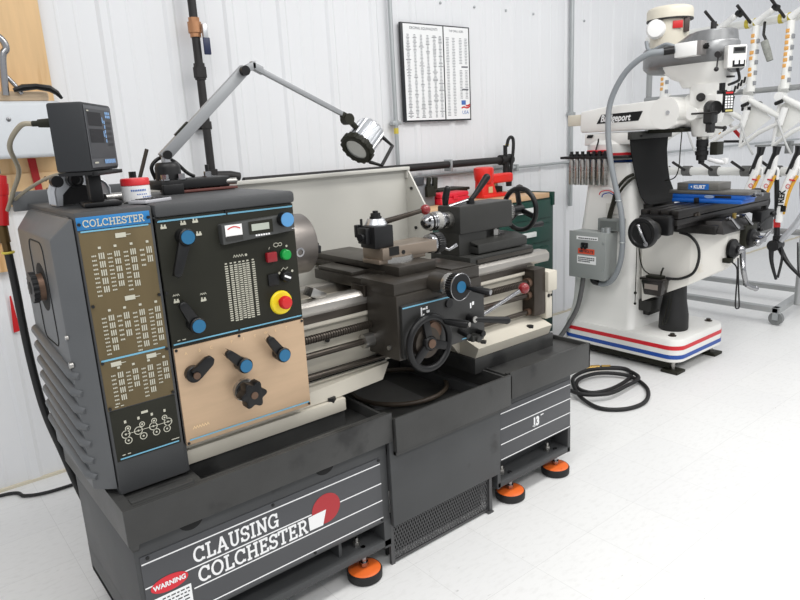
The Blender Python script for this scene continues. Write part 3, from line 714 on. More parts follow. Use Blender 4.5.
# cross slide
xs=MB().box(1.415,1.590,1.78,2.44,1.028,1.064,.003).box(1.402,1.603,1.86,2.36,1.024,1.040)
csl=part('cross_slide',xs,SADDLE,carr)
part('saddle_wing',MB().box(1.33,1.42,1.95,2.18,1.026,1.040,.002),SADDLE,carr); part('saddle_wing',MB().box(1.60,1.728,1.71,1.93,1.028,1.036,.002),SADDLE,carr)
# cross-slide dial
c0=V((1.506,1.70,1.008)); dd=-Y
part('cross_slide_barrel',MB().cyl(c0,c0+dd*.075,.036,.034,28),SADDLE,carr)
M=MB().lathe(c0+dd*.073,dd,[(0,.038),(.004,.042),(.022,.042),(.026,.040),(.026,0)],36); part('graduated_dial',M,STEEL,carr)
gz=[]
for i in range(64):
    a=2*PI*i/64; r=.0455 if i%2 else .0415; gz.append((c0.x+r*math.cos(a),c0.z+r*math.sin(a)))
part('dial_wheel',MB().prism(gz,'y',c0.y-.128,c0.y-.100,.001).cyl(c0+dd*.128,c0+dd*.136,.047,.045,36,.002),KNOBB,carr)
part('dial_chrome_rim',MB().torus(c0+dd*.134,Y,.0455,.002,36,6),CHROME,carr)
part('dial_blue_cap',MB().cyl(c0+dd*.134,c0+dd*.1385,.020,seg=28),KBLUE,carr)
h0=c0+V((.034,-.136,-.010)); hd=V((.35,-1,-.12)).normalized()
part('dial_handle',MB().lathe(h0,hd,[(0,.006),(.01,.007),(.02,.010),(.07,.0125),(.080,.011),(.081,0)],16),KNOBB,carr)
part('dial_handle_cap',MB().cyl(h0+hd*.078,h0+hd*.083,.0095,seg=14),CHROME,carr)
# compound
part('swivel_base',MB().cyl((1.50,1.925,1.064),(1.50,1.925,1.085),.082,.080,40),STEEL,carr)
cm=MB().box(1.410,1.672,1.862,1.985,1.078,1.122,.003).box(1.400,1.620,1.872,1.975,1.064,1.080,.002)
part('compound_slide',cm,mat('worn_steel_slide',(150,136,122),.36,.6,var=.14,vscale=10,stretch=(.3,1,1)),carr)
part('compound_slot',MB().box(1.440,1.485,1.8605,1.870,1.092,1.1225),DARKIN,carr)
part('slide_screw',MB().cyl((1.505,1.863,1.098),(1.505,1.860,1.098),.008,seg=12),DARKIN,carr)
M=MB().lathe((1.670,1.925,1.098),X,[(0,.028),(.010,.028),(.012,.037),(.034,.038),(.038,.036),(.040,.0)],32); part('compound_dial',M,CHROME,carr)
gz=[(1.925+(.042 if i%2 else .039)*math.cos(2*PI*i/56),1.098+(.042 if i%2 else .039)*math.sin(2*PI*i/56)) for i in range(56)]
part('compound_knob',MB().prism(gz,'x',1.708,1.742,.001),KNOBB,carr)
hb=V((1.742,1.905,1.078)); part('compound_handle',MB().tube([hb,hb+V((.02,-.012,-.012)),hb+V((.055,-.02,.004))],[.005,.006,.009],10),CHROME,carr)
# tool post
tp=part('tool_post',MB().box(1.388,1.474,1.875,1.965,1.122,1.202,.004),BLACKOX,carr,'black quick-change tool post')
part('tool_holder',MB().box(1.368,1.394,1.90,1.952,1.140,1.198,.003).box(1.370,1.394,1.955,1.975,1.16,1.206,.003),BLACKOX,tp)
part('holder_screw',MB().cyl((1.370,1.915,1.168),(1.342,1.905,1.166),.009,seg=12).cyl((1.353,1.908,1.167),(1.345,1.906,1.167),.014,seg=14),BLACKOX,tp)
part('holder_stud',MB().cyl((1.384,1.945,1.198),(1.384,1.945,1.228),.005,seg=10),BLACKOX,tp)
part('tool_post_cap',MB().lathe((1.431,1.92,1.201),Z,[(0,.041),(.006,.042),(.022,.032),(.026,.030),(.026,0)],32),ALU,tp)
part('tool_post_nut',MB().cyl((1.431,1.92,1.226),(1.431,1.92,1.234),.022,seg=24).cyl((1.431,1.92,1.233),(1.431,1.92,1.246),.018,seg=6).cyl((1.431,1.92,1.245),(1.431,1.92,1.254),.010,seg=12),BLACKOX,tp)
a=V((1.458,1.905,1.212)); b=V((1.610,1.85,1.243))
part('tool_post_handle',MB().tube([a,b],[.011,.008],12),DSTEEL,tp)
part('handle_ball',MB().sphere(b,.0195,18),DKRED,tp,'dark red ball knob')

# --- tailstock
ts=MB()
ts.box(1.868,2.185,1.935,2.070,1.108,1.222,.006)                   # barrel body
ts.box(1.869,2.03,1.945,2.06,1.019,1.112)                     # column left
ts.hull([(1.872,1.95,1.03),(1.872,2.058,1.03),(2.10,1.99,1.03),(2.10,2.06,1.03),(1.872,1.95,1.11),(1.872,2.058,1.11),(2.17,1.99,1.11),(2.17,2.06,1.11)])
ts.box(1.93,2.235,1.895,2.09,1.022,1.062,.005).hull([(1.93,1.90,1.06),(2.235,1.90,1.06),(1.93,1.96,1.075),(2.235,1.96,1.075),(1.93,2.08,1.075),(2.235,2.08,1.075),(1.93,1.90,1.05),(2.235,2.08,1.05)])
ts.box(1.865,2.255,1.880,2.12,.985,1.018,.003)
tail=part('tailstock',ts,DGREY,lathe,'dark grey tailstock')
part('base_rail',MB().box(1.90,2.25,1.872,1.8795,.990,1.006,.002),SADDLE,tail)
part('clamp_nut',MB().cyl((2.115,1.975,1.075),(2.115,1.975,1.100),.020,seg=6).cyl((2.115,1.975,1.10),(2.115,1.975,1.118),.011,seg=12),STEEL,tail)
part('quill',MB().cyl((1.845,AY,1.168),(1.872,AY,1.168),.032,seg=28).cyl((1.82,AY,1.168),(1.85,AY,1.168),.026,seg=24),STEEL,tail)
M=MB().lathe((1.722,AY,1.170),X,[(0,.0),(.0,.012),(.004,.018),(.012,.026),(.022,.0315),(.032,.034)],32); part('drill_chuck_nose',M,CHROME,tail)
kn=[]
t=.034
M=MB().lathe((1.722,AY,1.170),X,[(.038,.034),(.040,.037),(.046,.037),(.048,.034),(.050,.034),(.052,.0375),(.092,.0375),(.094,.035),(.112,.033),(.116,.028),(.122,.028)],40); part('drill_chuck_sleeve',M,CHROME,tail)
gz=[(AY+(.0388 if i%2 else .0375)*math.cos(2*PI*i/72),1.170+(.0388 if i%2 else .0375)*math.sin(2*PI*i/72)) for i in range(72)]
part('knurled_ring',MB().prism(gz,'x',1.782,1.808),STEEL,tail)
part('drill_chuck_jaws',MB().cyl((1.7212,AY,1.170),(1.7235,AY,1.170),.011,seg=16),DARKIN,tail); part('chuck_gap_ring',MB().cyl((1.753,AY,1.170),(1.762,AY,1.170),.0325,seg=32),BLACKOX,tail); part('key_hole',MB().cyl((1.7375,AY-.026,1.180),(1.7375,AY-.0325,1.182),.006,seg=10),DARKIN,tail)
part('tailstock_dial',MB().lathe((2.183,AY,1.166),X,[(0,.050),(.030,.052),(.034,.050),(.040,.047),(.040,0)],40),STEEL,tail)
M=MB()
for i in range(40):
    a=2*PI*i/40; M.obox((2.205,AY+.0515*math.cos(a),1.166+.0515*math.sin(a)),X,(0,-math.sin(a),math.cos(a)),(0,math.cos(a),math.sin(a)),.016 if i%2 else .026,.0022,.002)
part('dial_marks',M,BLACKOX,tail)
wc=V((2.315,AY+.005,1.163))
M=MB().torus(wc,X,.094,.0115,52,12).cyl(wc+V((-.09,0,0)),wc+V((.01,0,0)),.024,.022,24)
for a in (80,200,320):
    a=math.radians(a); d=V((0,math.cos(a),math.sin(a))); M.obox(wc+d*.055,d,X,d.cross(X),.080,.012,.024,.003)
part('tailstock_handwheel',M,KNOBB,tail,'black three-spoked tailstock handwheel')
part('wheel_handle',MB().lathe(wc+V((.01,-.06,-.072)),X,[(0,.008),(.02,.012),(.07,.013),(.08,.0)],16),KNOBB,tail)
part('quill_lock_lever',MB().cyl((1.985,1.99,1.215),(1.985,1.99,1.245),.018,.016,18).tube([(1.985,1.985,1.240),(2.01,1.982,1.262),(2.065,1.97,1.325)],[.010,.011,.016],14).sphere((2.065,1.97,1.325),.016,14),KNOBB,tail)
part('clamp_lever',MB().tube([(1.895,2.05,1.215),(1.898,2.05,1.25),(1.905,2.045,1.288)],[.011,.015,.014],14).sphere((1.905,2.045,1.288),.014,12),KNOBB,tail)
part('lever_link',MB().tube([(1.87,2.0,1.222),(1.93,1.995,1.232),(1.98,1.99,1.240)],.006,8),CHROME,tail)

# ------------------------------------------------------------------ things on the headstock
TZ=1.368
a56=math.radians(56); du=V((math.cos(a56),math.sin(a56),0)); dv=V((-math.sin(a56),math.cos(a56),0)); E0=V((.463,1.80,0))
cz=(1.462+1.631)/2; W_,L_=.21,.086
dro=thing('digital_readout','charcoal digital readout box on a black post above the lathe headstock','digital readout',(.49,1.91,TZ))
ctr=E0+du*(W_/2)+dv*(L_/2)+V((0,0,cz))
part('case',MB().obox(ctr,du,dv,Z,W_,L_,.169,.006),DROM,dro)
so=E0+V((0,0,1.462))-dv*.0012
part('front_bezel',MB().rect(so,du,Z,.006,W_-.006,.008,.162,h=.0),mat('bezel_grey',(78,80,84),.4),dro)
scr=part('display_panel',MB().rect(so,du,Z,.014,W_-.016,.030,.154,h=.0006),mat('display_panel_grey',(66,67,70),.45,spec=.3),dro)
M=MB().rect(so,du,Z,.022,.118,.112,.146,h=.0012).rect(so,du,Z,.022,.118,.070,.104,h=.0012)
part('digit_windows',M,mat('dark_digit_window',(34,34,37),.5,spec=.2),dro)
M=MB()
for r in range(2):
    for c in range(3): M.rect(so,du,Z,.150+c*.013,.160+c*.013,.134+r*.009,.141+r*.009,h=.0014)
for c in range(7): M.rect(so,du,Z,.100+c*.012,.110+c*.012,.016,.027,h=.0014)
for r in range(5): M.rect(so,du,Z,.132,.140,.070+r*.012,.079+r*.012,h=.0014)
for r in range(2): M.rect(so,du,Z,.121,.127,.085+r*.035,.100+r*.035,h=.0014)
part('blue_keys',M,KEYB,dro)
M=MB()
for r in range(5):
    for c in range(3): M.rect(so,du,Z,.150+c*.014,.158+c*.014,.062+r*.014,.069+r*.014,h=.0014)
part('number_keys',M,mat('black_keys',(24,24,28),.4),dro)
part('case_print',MB().rect(so,du,Z,.020,.034,.147,.150,h=.0012).rect(so,du,Z,.024,.052,.018,.022,h=.0012),PRINT,dro)
bc=E0+du*(W_/2)+dv*(L_/2)
part('mount_bracket',MB().obox(bc+V((0,0,1.4565)),du,dv,Z,W_*.96,L_*.96,.009,.001).obox(bc-dv*.046+V((0,0,1.455)),du,dv,Z,W_*.92,.016,.010,.001),BLACKOX,dro)
part('post',MB().box(.475,.507,1.895,1.927,TZ+.012,1.452,.002),BLACKOX,dro)
part('foot_plate',MB().box(.455,.548,1.862,1.962,TZ,TZ+.012,.003,rot=Matrix.Rotation(-.12,3,'Z')),BLACKOX,dro)
pc=E0+dv*(L_)+du*.05+V((0,0,1.585))
plug0=E0+dv*L_+du*.03+V((0,0,1.585))
part('cable_plug',MB().cyl(plug0,plug0+dv*.035,.012,.010,14).cyl(plug0+dv*.03,plug0+dv*.05,.007,seg=12),BLACKP,dro)
q=plug0+dv*.05
part('cable',MB().tube([q,q+dv*.03+V((0,0,-.004)),q+dv*.055+V((0,.05,-.05)),V((.360,2.15,1.47)),V((.358,2.28,1.41)),V((.345,2.36,1.35))],.0065,10,8),TUBEM,dro)
part('second_cable',MB().tube([(.47,2.02,1.462),(.43,2.14,1.445),(.39,2.26,1.41),(.352,2.365,1.365)],.005,10,6),TUBEM,dro)

sr=thing('steady_rest','silver arched aluminium steady rest with black knobs, behind the readout post','steady rest',(.49,2.06,TZ))
arcp=[(0.416,0),(0.416,.040),(0.422,.058),(0.436,.066),(0.440,.083),(0.536,.083),(0.540,.066),(0.556,.056),(0.562,.040),(0.562,0),(0.544,0),(0.540,.030),(0.520,.050),(0.490,.056),(0.458,.050),(0.438,.030),(0.434,0)]
part('arch',MB().prism([(a,b+TZ) for a,b in arcp],'y',2.035,2.095),ALU,sr)
for yy in (2.033,2.052,2.078,2.097):
    part('arch_rib',MB().tube([(0.416,yy,TZ+.004),(0.416,yy,TZ+.040),(0.424,yy,TZ+.058),(0.438,yy,TZ+.068)],.004,8),ALU,sr); part('arch_rib',MB().tube([(0.562,yy,TZ+.004),(0.562,yy,TZ+.040),(0.554,yy,TZ+.056),(0.538,yy,TZ+.068)],.004,8),ALU,sr)
part('arch_shade_infill',MB().prism([(0.436,0+TZ),(0.440,.030+TZ),(0.459,.049+TZ),(0.490,.055+TZ),(0.519,.049+TZ),(0.539,.030+TZ),(0.543,0+TZ)],'y',2.062,2.094),mat('dark_arch_shade',(30,30,31),.5),sr)  # added dark infill, its colour stands in for the shade inside the arch
part('clamp_knob',MB().cyl((0.424,2.035,TZ+.068),(0.424,2.008,TZ+.068),.016,seg=16),KNOBB,sr)
part('clamp_knob',MB().cyl((0.470,2.035,TZ+.070),(0.470,2.004,TZ+.070),.021,seg=18).torus((0.470,2.005,TZ+.070),Y,.014,.004,18,6),KNOBB,sr)

jar=thing('grease_jar','round white jar with a red lid on the lathe headstock','jar',(.603,1.925,TZ))
part('jar_body',MB().lathe((.603,1.925,TZ),Z,[(0,.035),(.003,.038),(.044,.038),(.046,.035),(.046,0)],36),mat('white_jar_plastic',(236,236,236),.35),jar)
part('lid',MB().lathe((.603,1.925,TZ+.046),Z,[(0,.0385),(.016,.0385),(.019,.036),(.019,0)],36),mat('red_lid',(206,38,44),.4),jar)
M=MB()
for r,(z,n,hh) in enumerate(((.030,9,.005),(.020,5,.003),(.012,6,.003))):
    for k in range(n):
        a=math.radians(-125+k*(7 if r==0 else 9)+(0 if r==0 else r*22)); p=V((.603+.0385*math.cos(a),1.925+.0385*math.sin(a),TZ+z)); t_=V((-math.sin(a),math.cos(a),0))
        M.rect(p,t_,Z,-.0017,.0017,0,hh,h=.0002)
part('jar_print',M,INKB,jar)

cl=thing('pocket_calculator','thin silver pocket calculator lying beside the white jar','calculator',(.615,1.855,TZ))
ca=math.radians(28); cu_=V((math.cos(ca),math.sin(ca),0)); cv_=V((-math.sin(ca),math.cos(ca),0)); cc=V((.615,1.855,TZ))
part('body',MB().obox(cc+V((0,0,.0045)),cu_,cv_,Z,.10,.062,.009,.002),mat('silver_plastic',(186,186,190),.35),cl)
M=MB()
for i in range(5):
    for j in range(4): M.obox(cc+cu_*(-.022+i*.0155)+cv_*(-.022+j*.0145)+V((0,0,.0098)),cu_,cv_,Z,.011,.009,.002)
part('keys',M,mat('black_keys',(24,24,28),.4),cl)
part('calculator_display',MB().obox(cc-cu_*.040+V((0,0,.0093)),cu_,cv_,Z,.012,.046,.0012),GLASSD,cl)

# work lamp
lamp=thing('work_lamp','jointed grey arm work lamp with finned silver head on a black swivel base','lamp',(.79,2.15,1.40))
LY=2.15
base=thing('follow_rest','black bolted plate with silver hex bolts under the jointed lamp','machine plate',(.85,2.14,TZ))
part('plate',MB().box(.735,.965,2.09,2.215,1.382,1.412,.004).box(.735,.80,2.075,2.10,TZ,1.40,.003).box(.93,.965,2.10,2.20,TZ,1.384,.003),BLACKOX,base)
part('red_plate',MB().box(.765,.985,2.080,2.20,TZ+.002,TZ+.010,.002),mat('red_oxide_plate',(96,52,46),.5,var=.1),base)
for bx,by in ((.752,2.103),(.805,2.103),(.905,2.13)):
    part('hex_bolt',MB().cyl((bx,by,1.412),(bx,by,1.416),.017,seg=18).cyl((bx,by,1.416),(bx,by,1.430),.012,seg=6),CHROME,base)
part('stud',MB().cyl((.905,2.13,1.43),(.905,2.13,1.452),.006,seg=10),BLACKOX,base)
part('silver_pin',MB().cyl((.955,2.10,1.394),(.985,2.085,1.394),.011,seg=14).cyl((.985,2.085,1.394),(.987,2.084,1.394),.006,seg=10),STEEL,base)
part('swivel_base',MB().lathe((.782,LY,1.412),Z,[(0,.040),(.038,.040),(.050,.036),(.055,.030),(.055,0)],32),BLACKOX,lamp)
part('swivel_pin',MB().cyl((.780,LY,1.465),(.780,LY,1.486),.014,seg=16),ALU,lamp)
part('lamp_cord',MB().tube([(.75,LY+.03,1.415),(.742,LY+.03,1.455),(.775,LY+.03,1.482),(.815,LY+.03,1.470),(.855,LY+.03,1.43),(.88,LY+.03,1.415)],.006,10,8),BLACKOX,lamp)
A=V((.782,LY,1.490)); B=V((1.078,LY,1.748)); d=(B-A).normalized(); n=V((-d.z,0,d.x))
part('lower_arm',MB().obox((A+B)/2,d,Y,n,(B-A).length+.03,.022,.036,.003),ALUG,lamp)
part('lower_pivot',MB().cyl((A.x,LY-.020,A.z),(A.x,LY+.020,A.z),.014,seg=18),KNOBB,lamp)
part('arm_clip',MB().obox(A.lerp(B,.25)+n*.020,d,Y,n,.06,.012,.006),BLACKP,lamp)
C=V((1.122,LY,1.766)); D=V((1.482,LY,1.601))
part('elbow_joint',MB().obox((B+C)/2+V((0,0,.004)),(C-B).normalized(),Y,Z,.06,.026,.026,.003).obox(C+V((.012,0,-.004)),(D-C).normalized(),Y,Z,.045,.026,.026,.003),ALUG,lamp)
part('elbow_knob',MB().cyl((B.x,LY-.030,B.z+.002),(B.x,LY-.012,B.z+.002),.016,seg=18),KNOBB,lamp)
d2=(D-C).normalized()
part('upper_arm',MB().obox((C+D)/2,d2,Y,V((-d2.z,0,d2.x)),(D-C).length,.016,.017,.002),ALUG,lamp)
hp=V((1.496,LY,1.585))
part('head_joint',MB().cyl((hp.x,LY-.018,hp.z),(hp.x,LY+.018,hp.z),.021,seg=22).obox(D.lerp(hp,.3),d2,Y,V((-d2.z,0,d2.x)),.035,.018,.024,.003).obox(hp+V((.025,0,-.020)),V((.7,0,-.6)),Y,V((.6,0,.7)),.045,.018,.018,.003),BLACKP,lamp)
ax=V((.77,.18,.61)).normalized(); rc=V((1.535,LY,1.476))
hd_=MB()
fin=[]
u_,w_,_=frame_from(ax)
for i in range(96):
    a=2*PI*i/96; r=.060 if (i%6)<4 else .055; fin.append((a,r))
def finring(t,k): return [hd_.bm.verts.new(rc+ax*t+u_*(r*k*math.cos(a))+w_*(r*k*math.sin(a))) for a,r in fin]
R0,R1,R2=finring(.012,1.0),finring(.105,1.0),finring(.115,.9)
for P_,Q_ in ((R0,R1),(R1,R2)):
    for i in range(96): hd_.bm.faces.new((P_[i],P_[(i+1)%96],Q_[(i+1)%96],Q_[i]))
hd_.bm.faces.new(R2)
part('lamp_head',hd_,ALU,lamp,'finned aluminium lamp head',smooth=25)
rim=MB().lathe(rc,-ax,[(-.014,.062),(-.012,.066),(.012,.066),(.016,.060),(.014,.046),(0,.046),(-.004,.046)],40)
for i in range(16):
    a=2*PI*i/16; rim.obox(rc+u_*(.066*math.cos(a))+w_*(.066*math.sin(a)),u_*math.cos(a)+w_*math.sin(a),-u_*math.sin(a)+w_*math.cos(a),ax,.008,.013,.026,.002)
part('rim',rim,BLACKP,lamp)
part('reflector',MB().lathe(rc,ax,[(-.008,.046),(.02,.038),(.045,.016),(.048,.0)],36),mat('reflector_silver',(205,207,206),.25,.6),lamp)
part('bulb',MB().sphere(rc+ax*.018,.012,14),LENS,lamp)
hn=V((.75,-.35,-.56)).normalized(); sd=V((.81,-.55,-.2)).normalized()
h1=rc+V((.040,-.02,-.048)); h2=rc+V((.098,-.03,-.018)); o_=V((.045,-.02,-.040))
part('grab_handle',MB().tube([rc+V((.03,-.03,-.055)),rc+V((.072,-.055,-.072)),rc+V((.138,-.045,.000)),rc+V((.112,-.02,.035))],.0075,10),KNOBB,lamp)
single('scriber_rod',MB().cyl((.672,2.16,TZ+.001),(.728,2.16,1.511),.006,seg=10).cyl((.671,2.16,TZ),(.674,2.16,TZ+.02),.013,seg=12),DSTEEL,'thin grey rod standing up behind the white jar','rod',(.672,2.16,TZ))
single('clamp_bolt',MB().cyl((.660,2.12,TZ),(.660,2.12,TZ+.012),.020,seg=16).cyl((.660,2.12,TZ+.012),(.660,2.12,TZ+.070),.009,seg=12).cyl((.660,2.12,TZ+.058),(.660,2.12,TZ+.078),.011,seg=6),BLACKOX,'short black bolt standing behind the red jar lid','bolt',(.660,2.12,TZ))
single('machine_pin',MB().cyl((.545,2.03,TZ+.012),(.64,2.06,TZ+.012),.012,seg=14),STEEL,'shiny steel pin lying between readout post and white jar','pin',(.545,2.03,TZ))

# ------------------------------------------------------------------ wall things
ps=thing('wall_chart','framed white decimal chart with small flag in its corner, on the wall','poster',(3.08,3.37,1.60))
PYy=3.352
part('frame',MB().box(2.776,3.374,PYy,3.372,1.604,2.204,.003),NAVY,ps)
pp=V((0,PYy,0))
part('left_sheet',MB().rect(pp,FX,FZ,2.794,3.128,1.614,2.196,h=.001),PAPER,ps)
part('right_sheet',MB().rect(pp,FX,FZ,3.138,3.362,1.614,2.196,h=.001),PAPER,ps)
M=MB(); MD=MB()
MD.text('DECIMAL EQUIVALENTS',.022,pp,FX,FZ,2.965,2.166,align='CENTER',h=.002).text('TAP DRILL SIZES',.018,pp,FX,FZ,3.25,2.166,align='CENTER',h=.002)
for x in (2.830,2.886,2.940,2.995,3.052,3.103):
    z=2.135
    while z>1.630:
        w=random.choice((.010,.012,.016)); b=random.random()<.16
        (MD if b else M).rect(pp,FX,FZ,x-w*(1.3 if b else .8),x+w*(1.3 if b else .8),z-.0042,z,h=.002); z-=.0088
for x in (3.168,3.222,3.285,3.335):
    z=2.13
    while z>1.64:
        if x>3.26 and (z<1.75 or 1.93<z<1.97): z-=.0088; continue
        w=random.choice((.010,.012,.014)); M.rect(pp,FX,FZ,x-w,x+w,z-.004,z,h=.002); z-=.0098
for z in (1.945,1.80): MD.rect(pp,FX,FZ,3.290,3.350,z,z+.010,h=.002)
part('column_print',M,INK,ps); part('bold_print',MD,mat('mid_ink',(110,112,118),.7),ps)
part('flag_canton',MB().rect(pp,FX,FZ,3.282,3.322,1.706,1.735,h=.002),INKB,ps)
M=MB()
for k in range(2): M.ribbon([(3.282+.008*i,1.685+.020*k*(1 if i>5 else 1)+(.020 if k and i<5 else 0)*0+.006*math.sin(i*.7)) for i in range(5 if k==0 else 5,11) ] if k else [(3.282+.008*i,1.684+.010*i/10+.005*math.sin(i*.7)) for i in range(11)],.010,pp,FX,FZ,h=.002)
part('flag_stripes',M,RED,ps)
part('flag_lettering',MB().text('USA',.032,pp,FX,FZ,3.318,1.646,align='CENTER',h=.002,sx=1.05),INKB,ps)

# pipes and conduits
cw=thing('black_air_pipe','vertical black iron air pipe with brass valve on the wall','pipe',(1.430,3.31,1.34))
part('pipe',MB().cyl((1.430,3.31,1.36),(1.430,3.31,3.3),.0205,seg=20),IRON,cw)
part('valve',MB().cyl((1.430,3.31,2.04),(1.430,3.31,2.13),.028,seg=8).cyl((1.430,3.31,2.06),(1.430,3.31,2.11),.033,seg=20),BRASS,cw)
part('wall_bracket',MB().box(1.39,1.47,3.330,3.379,1.60,1.64,.003).cyl((1.430,3.31,1.605),(1.430,3.31,1.635),.026,seg=18),IRON,cw)
part('valve_handle',MB().box(1.452,1.476,3.265,3.285,2.03,2.10,.003),ALU,cw)
part('valve_tag',MB().box(1.446,1.482,3.262,3.272,1.955,2.035,.004),mat('navy_handle_grip',(24,34,70),.4),cw)
part('union',MB().cyl((1.430,3.31,1.85),(1.430,3.31,1.900),.034,seg=8).cyl((1.430,3.31,1.84),(1.430,3.31,1.918),.027,seg=20),IRON,cw)
part('elbow',MB().cyl((1.430,3.31,1.34),(1.430,3.31,1.40),.031,seg=18).tube([(1.430,3.31,1.365),(1.47,3.31,1.365),(1.53,3.31,1.362),(1.58,3.31,1.35)],.024,14),IRON,cw)
for nm,cx,r,lab,cpl in (('electrical_conduit',2.702,.013,'thin vertical grey conduit left of the framed chart','a'),('electrical_conduit',4.490,.017,'vertical grey conduit behind the white mill ram','b')):
    c=thing(nm,lab,'conduit',(cx,3.352,1.0)); part('conduit_tube',MB().cyl((cx,3.352,.9 if cpl=='b' else 1.25),(cx,3.352,3.4),r,seg=16),GALV,c)
    for z in ((1.60,) if cpl=='a' else (1.625,)):
        part('strap',MB().box(cx-.035,cx+.035,3.335,3.372,z-.012,z+.012,.002).cyl((cx,3.352,z-.016),(cx,3.352,z+.016),r+.006,seg=16),GALV,c)
    if cpl=='a': part('yellow_tag',MB().cyl((cx,3.352,1.535),(cx,3.352,1.57),r+.002,seg=16),TAPEY,c)
hc_=thing('horizontal_conduit','thin grey conduit running level along the wall under the black pipe','conduit',(3.6,3.355,1.252))
part('conduit_tube',MB().cyl((2.5,3.355,1.252),(9.0,3.355,1.252),.0105,seg=14),GALV,hc_)
part('strap',MB().box(3.825,3.845,3.338,3.372,1.225,1.275,.002),GALV,hc_)
ap_=thing('overhead_air_pipe','black horizontal air pipe ending in a tee above the bench','pipe',(3.1,3.30,1.317))
part('pipe',MB().cyl((1.6,3.30,1.322),(3.66,3.30,1.318),.024,seg=20),IRON,ap_)
part('pipe_tee',MB().cyl((3.60,3.30,1.318),(3.70,3.30,1.318),.036,seg=20).sphere((3.70,3.30,1.318),.040,18).cyl((3.665,3.30,1.17),(3.665,3.30,1.34),.024,seg=16),IRON,ap_)
part('pipe_strap',MB().box(3.090,3.106,3.27,3.34,1.275,1.352,.002),GALV,ap_)
part('hose_coupling',MB().cyl((3.64,3.285,1.27),(3.64,3.285,1.42),.015,seg=12),BLACKOX,ap_); part('quick_coupler',MB().cyl((3.668,3.28,1.13),(3.668,3.28,1.19),.022,seg=12),BLACKOX,ap_)
part('yellow_band',MB().cyl((3.655,3.28,1.418),(3.655,3.28,1.428),.014,seg=12),TAPEY,ap_)
part('air_hose',MB().tube([(3.672,3.27,1.15),(3.665,3.255,1.25),(3.685,3.25,1.38),(3.692,3.255,1.455),(3.675,3.262,1.475),(3.655,3.27,1.455),(3.652,3.28,1.41)],.0115,10,8),RUBBER,ap_)

# left wall things
wd=thing('plywood_board','tall plywood board fixed to the wall at the far left','board',(.35,3.36,1.0))
part('board',MB().box(-.60,.752,3.350,3.372,1.44,3.2,.002),WOOD,wd)
part('lower_board',MB().box(-.60,.752,3.345,3.366,1.30,1.44,.002).box(-.60,.470,3.345,3.366,1.02,1.30,.002),WOOD,wd)
part('knot_holes',MB().disc((0,3.3445,0),FX,FZ,.66,1.355,.008,.016).disc((0,3.3445,0),FX,FZ,.66,1.41,.007,.012),mat('wood_knot',(120,80,50),.6),wd)
hb_=thing('sheet_metal_box','pale grey metal wall box with rounded edges on the plywood','wall box',(.4,3.27,1.5))
part('body',MB().box(-.40,.742,3.18,3.345,1.505,1.735,.018,3),SHEETG,hb_)
part('top_tray',MB().box(-.40,.70,3.20,3.34,1.735,1.775,.01),mat('tan_tray',(214,190,160),.5),hb_)
part('rivet',MB().lathe((.53,3.181,1.662),-Y,[(0,.010),(.005,.008),(.007,0)],14),CHROME,hb_)
part('bail_handle',MB().tube([(.535,3.175,1.755),(.548,3.175,1.90),(.566,3.175,1.935),(.560,3.175,1.965),(.535,3.175,1.985),(.50,3.175,1.97)],.014,12,8),CHROME,hb_)
part('handle_brace',MB().tube([(.552,3.19,1.83),(.575,3.19,1.80),(.598,3.19,1.762)],.009,10,6),CHROME,hb_)
single('black_strap',MB().tube([(.565,3.17,1.775),(.60,3.165,1.785),(.65,3.165,1.790),(.70,3.165,1.782),(.725,3.165,1.765),(.742,3.168,1.742)],[.008,.014,.012,.014,.011,.006],8),KNOBB,'crumpled black strap lying along the top of the metal wall box','strap',(.65,3.165,1.74))
single('red_strap',MB().prism([(.600,1.502),(.632,1.502),(.640,1.35),(.612,1.35)],'y',3.335,3.344),mat('dull_red_webbing',(168,26,30),.6),'short dull red strip hanging under the metal wall box','strap',(.62,3.34,1.35))
ah=thing('air_hose_with_fitting','black hose with red grip hanging by the lathe left end','hose',(.345,2.43,.5))
part('red_grip',MB().tube([(.356,2.43,1.455),(.346,2.43,1.40),(.333,2.43,1.30)],[.015,.020,.019],16).cyl((.346,2.43,1.395),(.350,2.43,1.43),.022,seg=12),mat('glossy_red_grip',(176,26,30),.3),ah)
part('wire_hook',MB().tube([(.352,2.43,1.46),(.352,2.43,1.53),(.362,2.43,1.58)],.004,8,6),CHROME,ah)
part('fitting',MB().cyl((.332,2.43,1.245),(.331,2.43,1.30),.016,seg=12).cyl((.333,2.43,1.205),(.332,2.43,1.25),.013,seg=6),mat('dark_brass',(92,72,40),.4,.6),ah)
part('yellow_ring',MB().torus((.334,2.43,1.212),Z,.016,.004,16,6),TAPEY,ah)
part('hose',MB().tube([(.334,2.43,1.21),(.336,2.43,1.10),(.336,2.43,.95),(.340,2.43,.80),(.352,2.43,.65),(.380,2.43,.50),(.42,2.43,.30),(.5,2.45,.02),(.7,2.5,.014)],.0125,12,8),RUBBER,ah)
single('red_tag',MB().prism([(.425,.735),(.452,.740),(.442,.905),(.436,.905)],'y',3.3735,3.3785),mat('safety_red',(196,24,30),.5),'small red triangle tag low on the wall behind the lathe','tag',(.44,3.36,.74))
single('paper_sheet',MB().box(.36,.452,3.335,3.3445,1.15,1.29),mat('printed_paper',(196,196,198),.6,var=.2,vscale=60),'paper note pinned on the plywood beside the red hose grip','paper',(.41,3.34,1.15))
single('extension_lead',MB().tube([(-.3,3.34,.010),(.237,3.322,.009),(.325,3.237,.009),(.401,3.199,.009),(.527,3.189,.009),(.75,3.20,.009),(1.1,3.22,.009)],.008,8,8),RUBBER,'thin black cord on the floor along the wall at far left','cord',(.3,3.25,0))

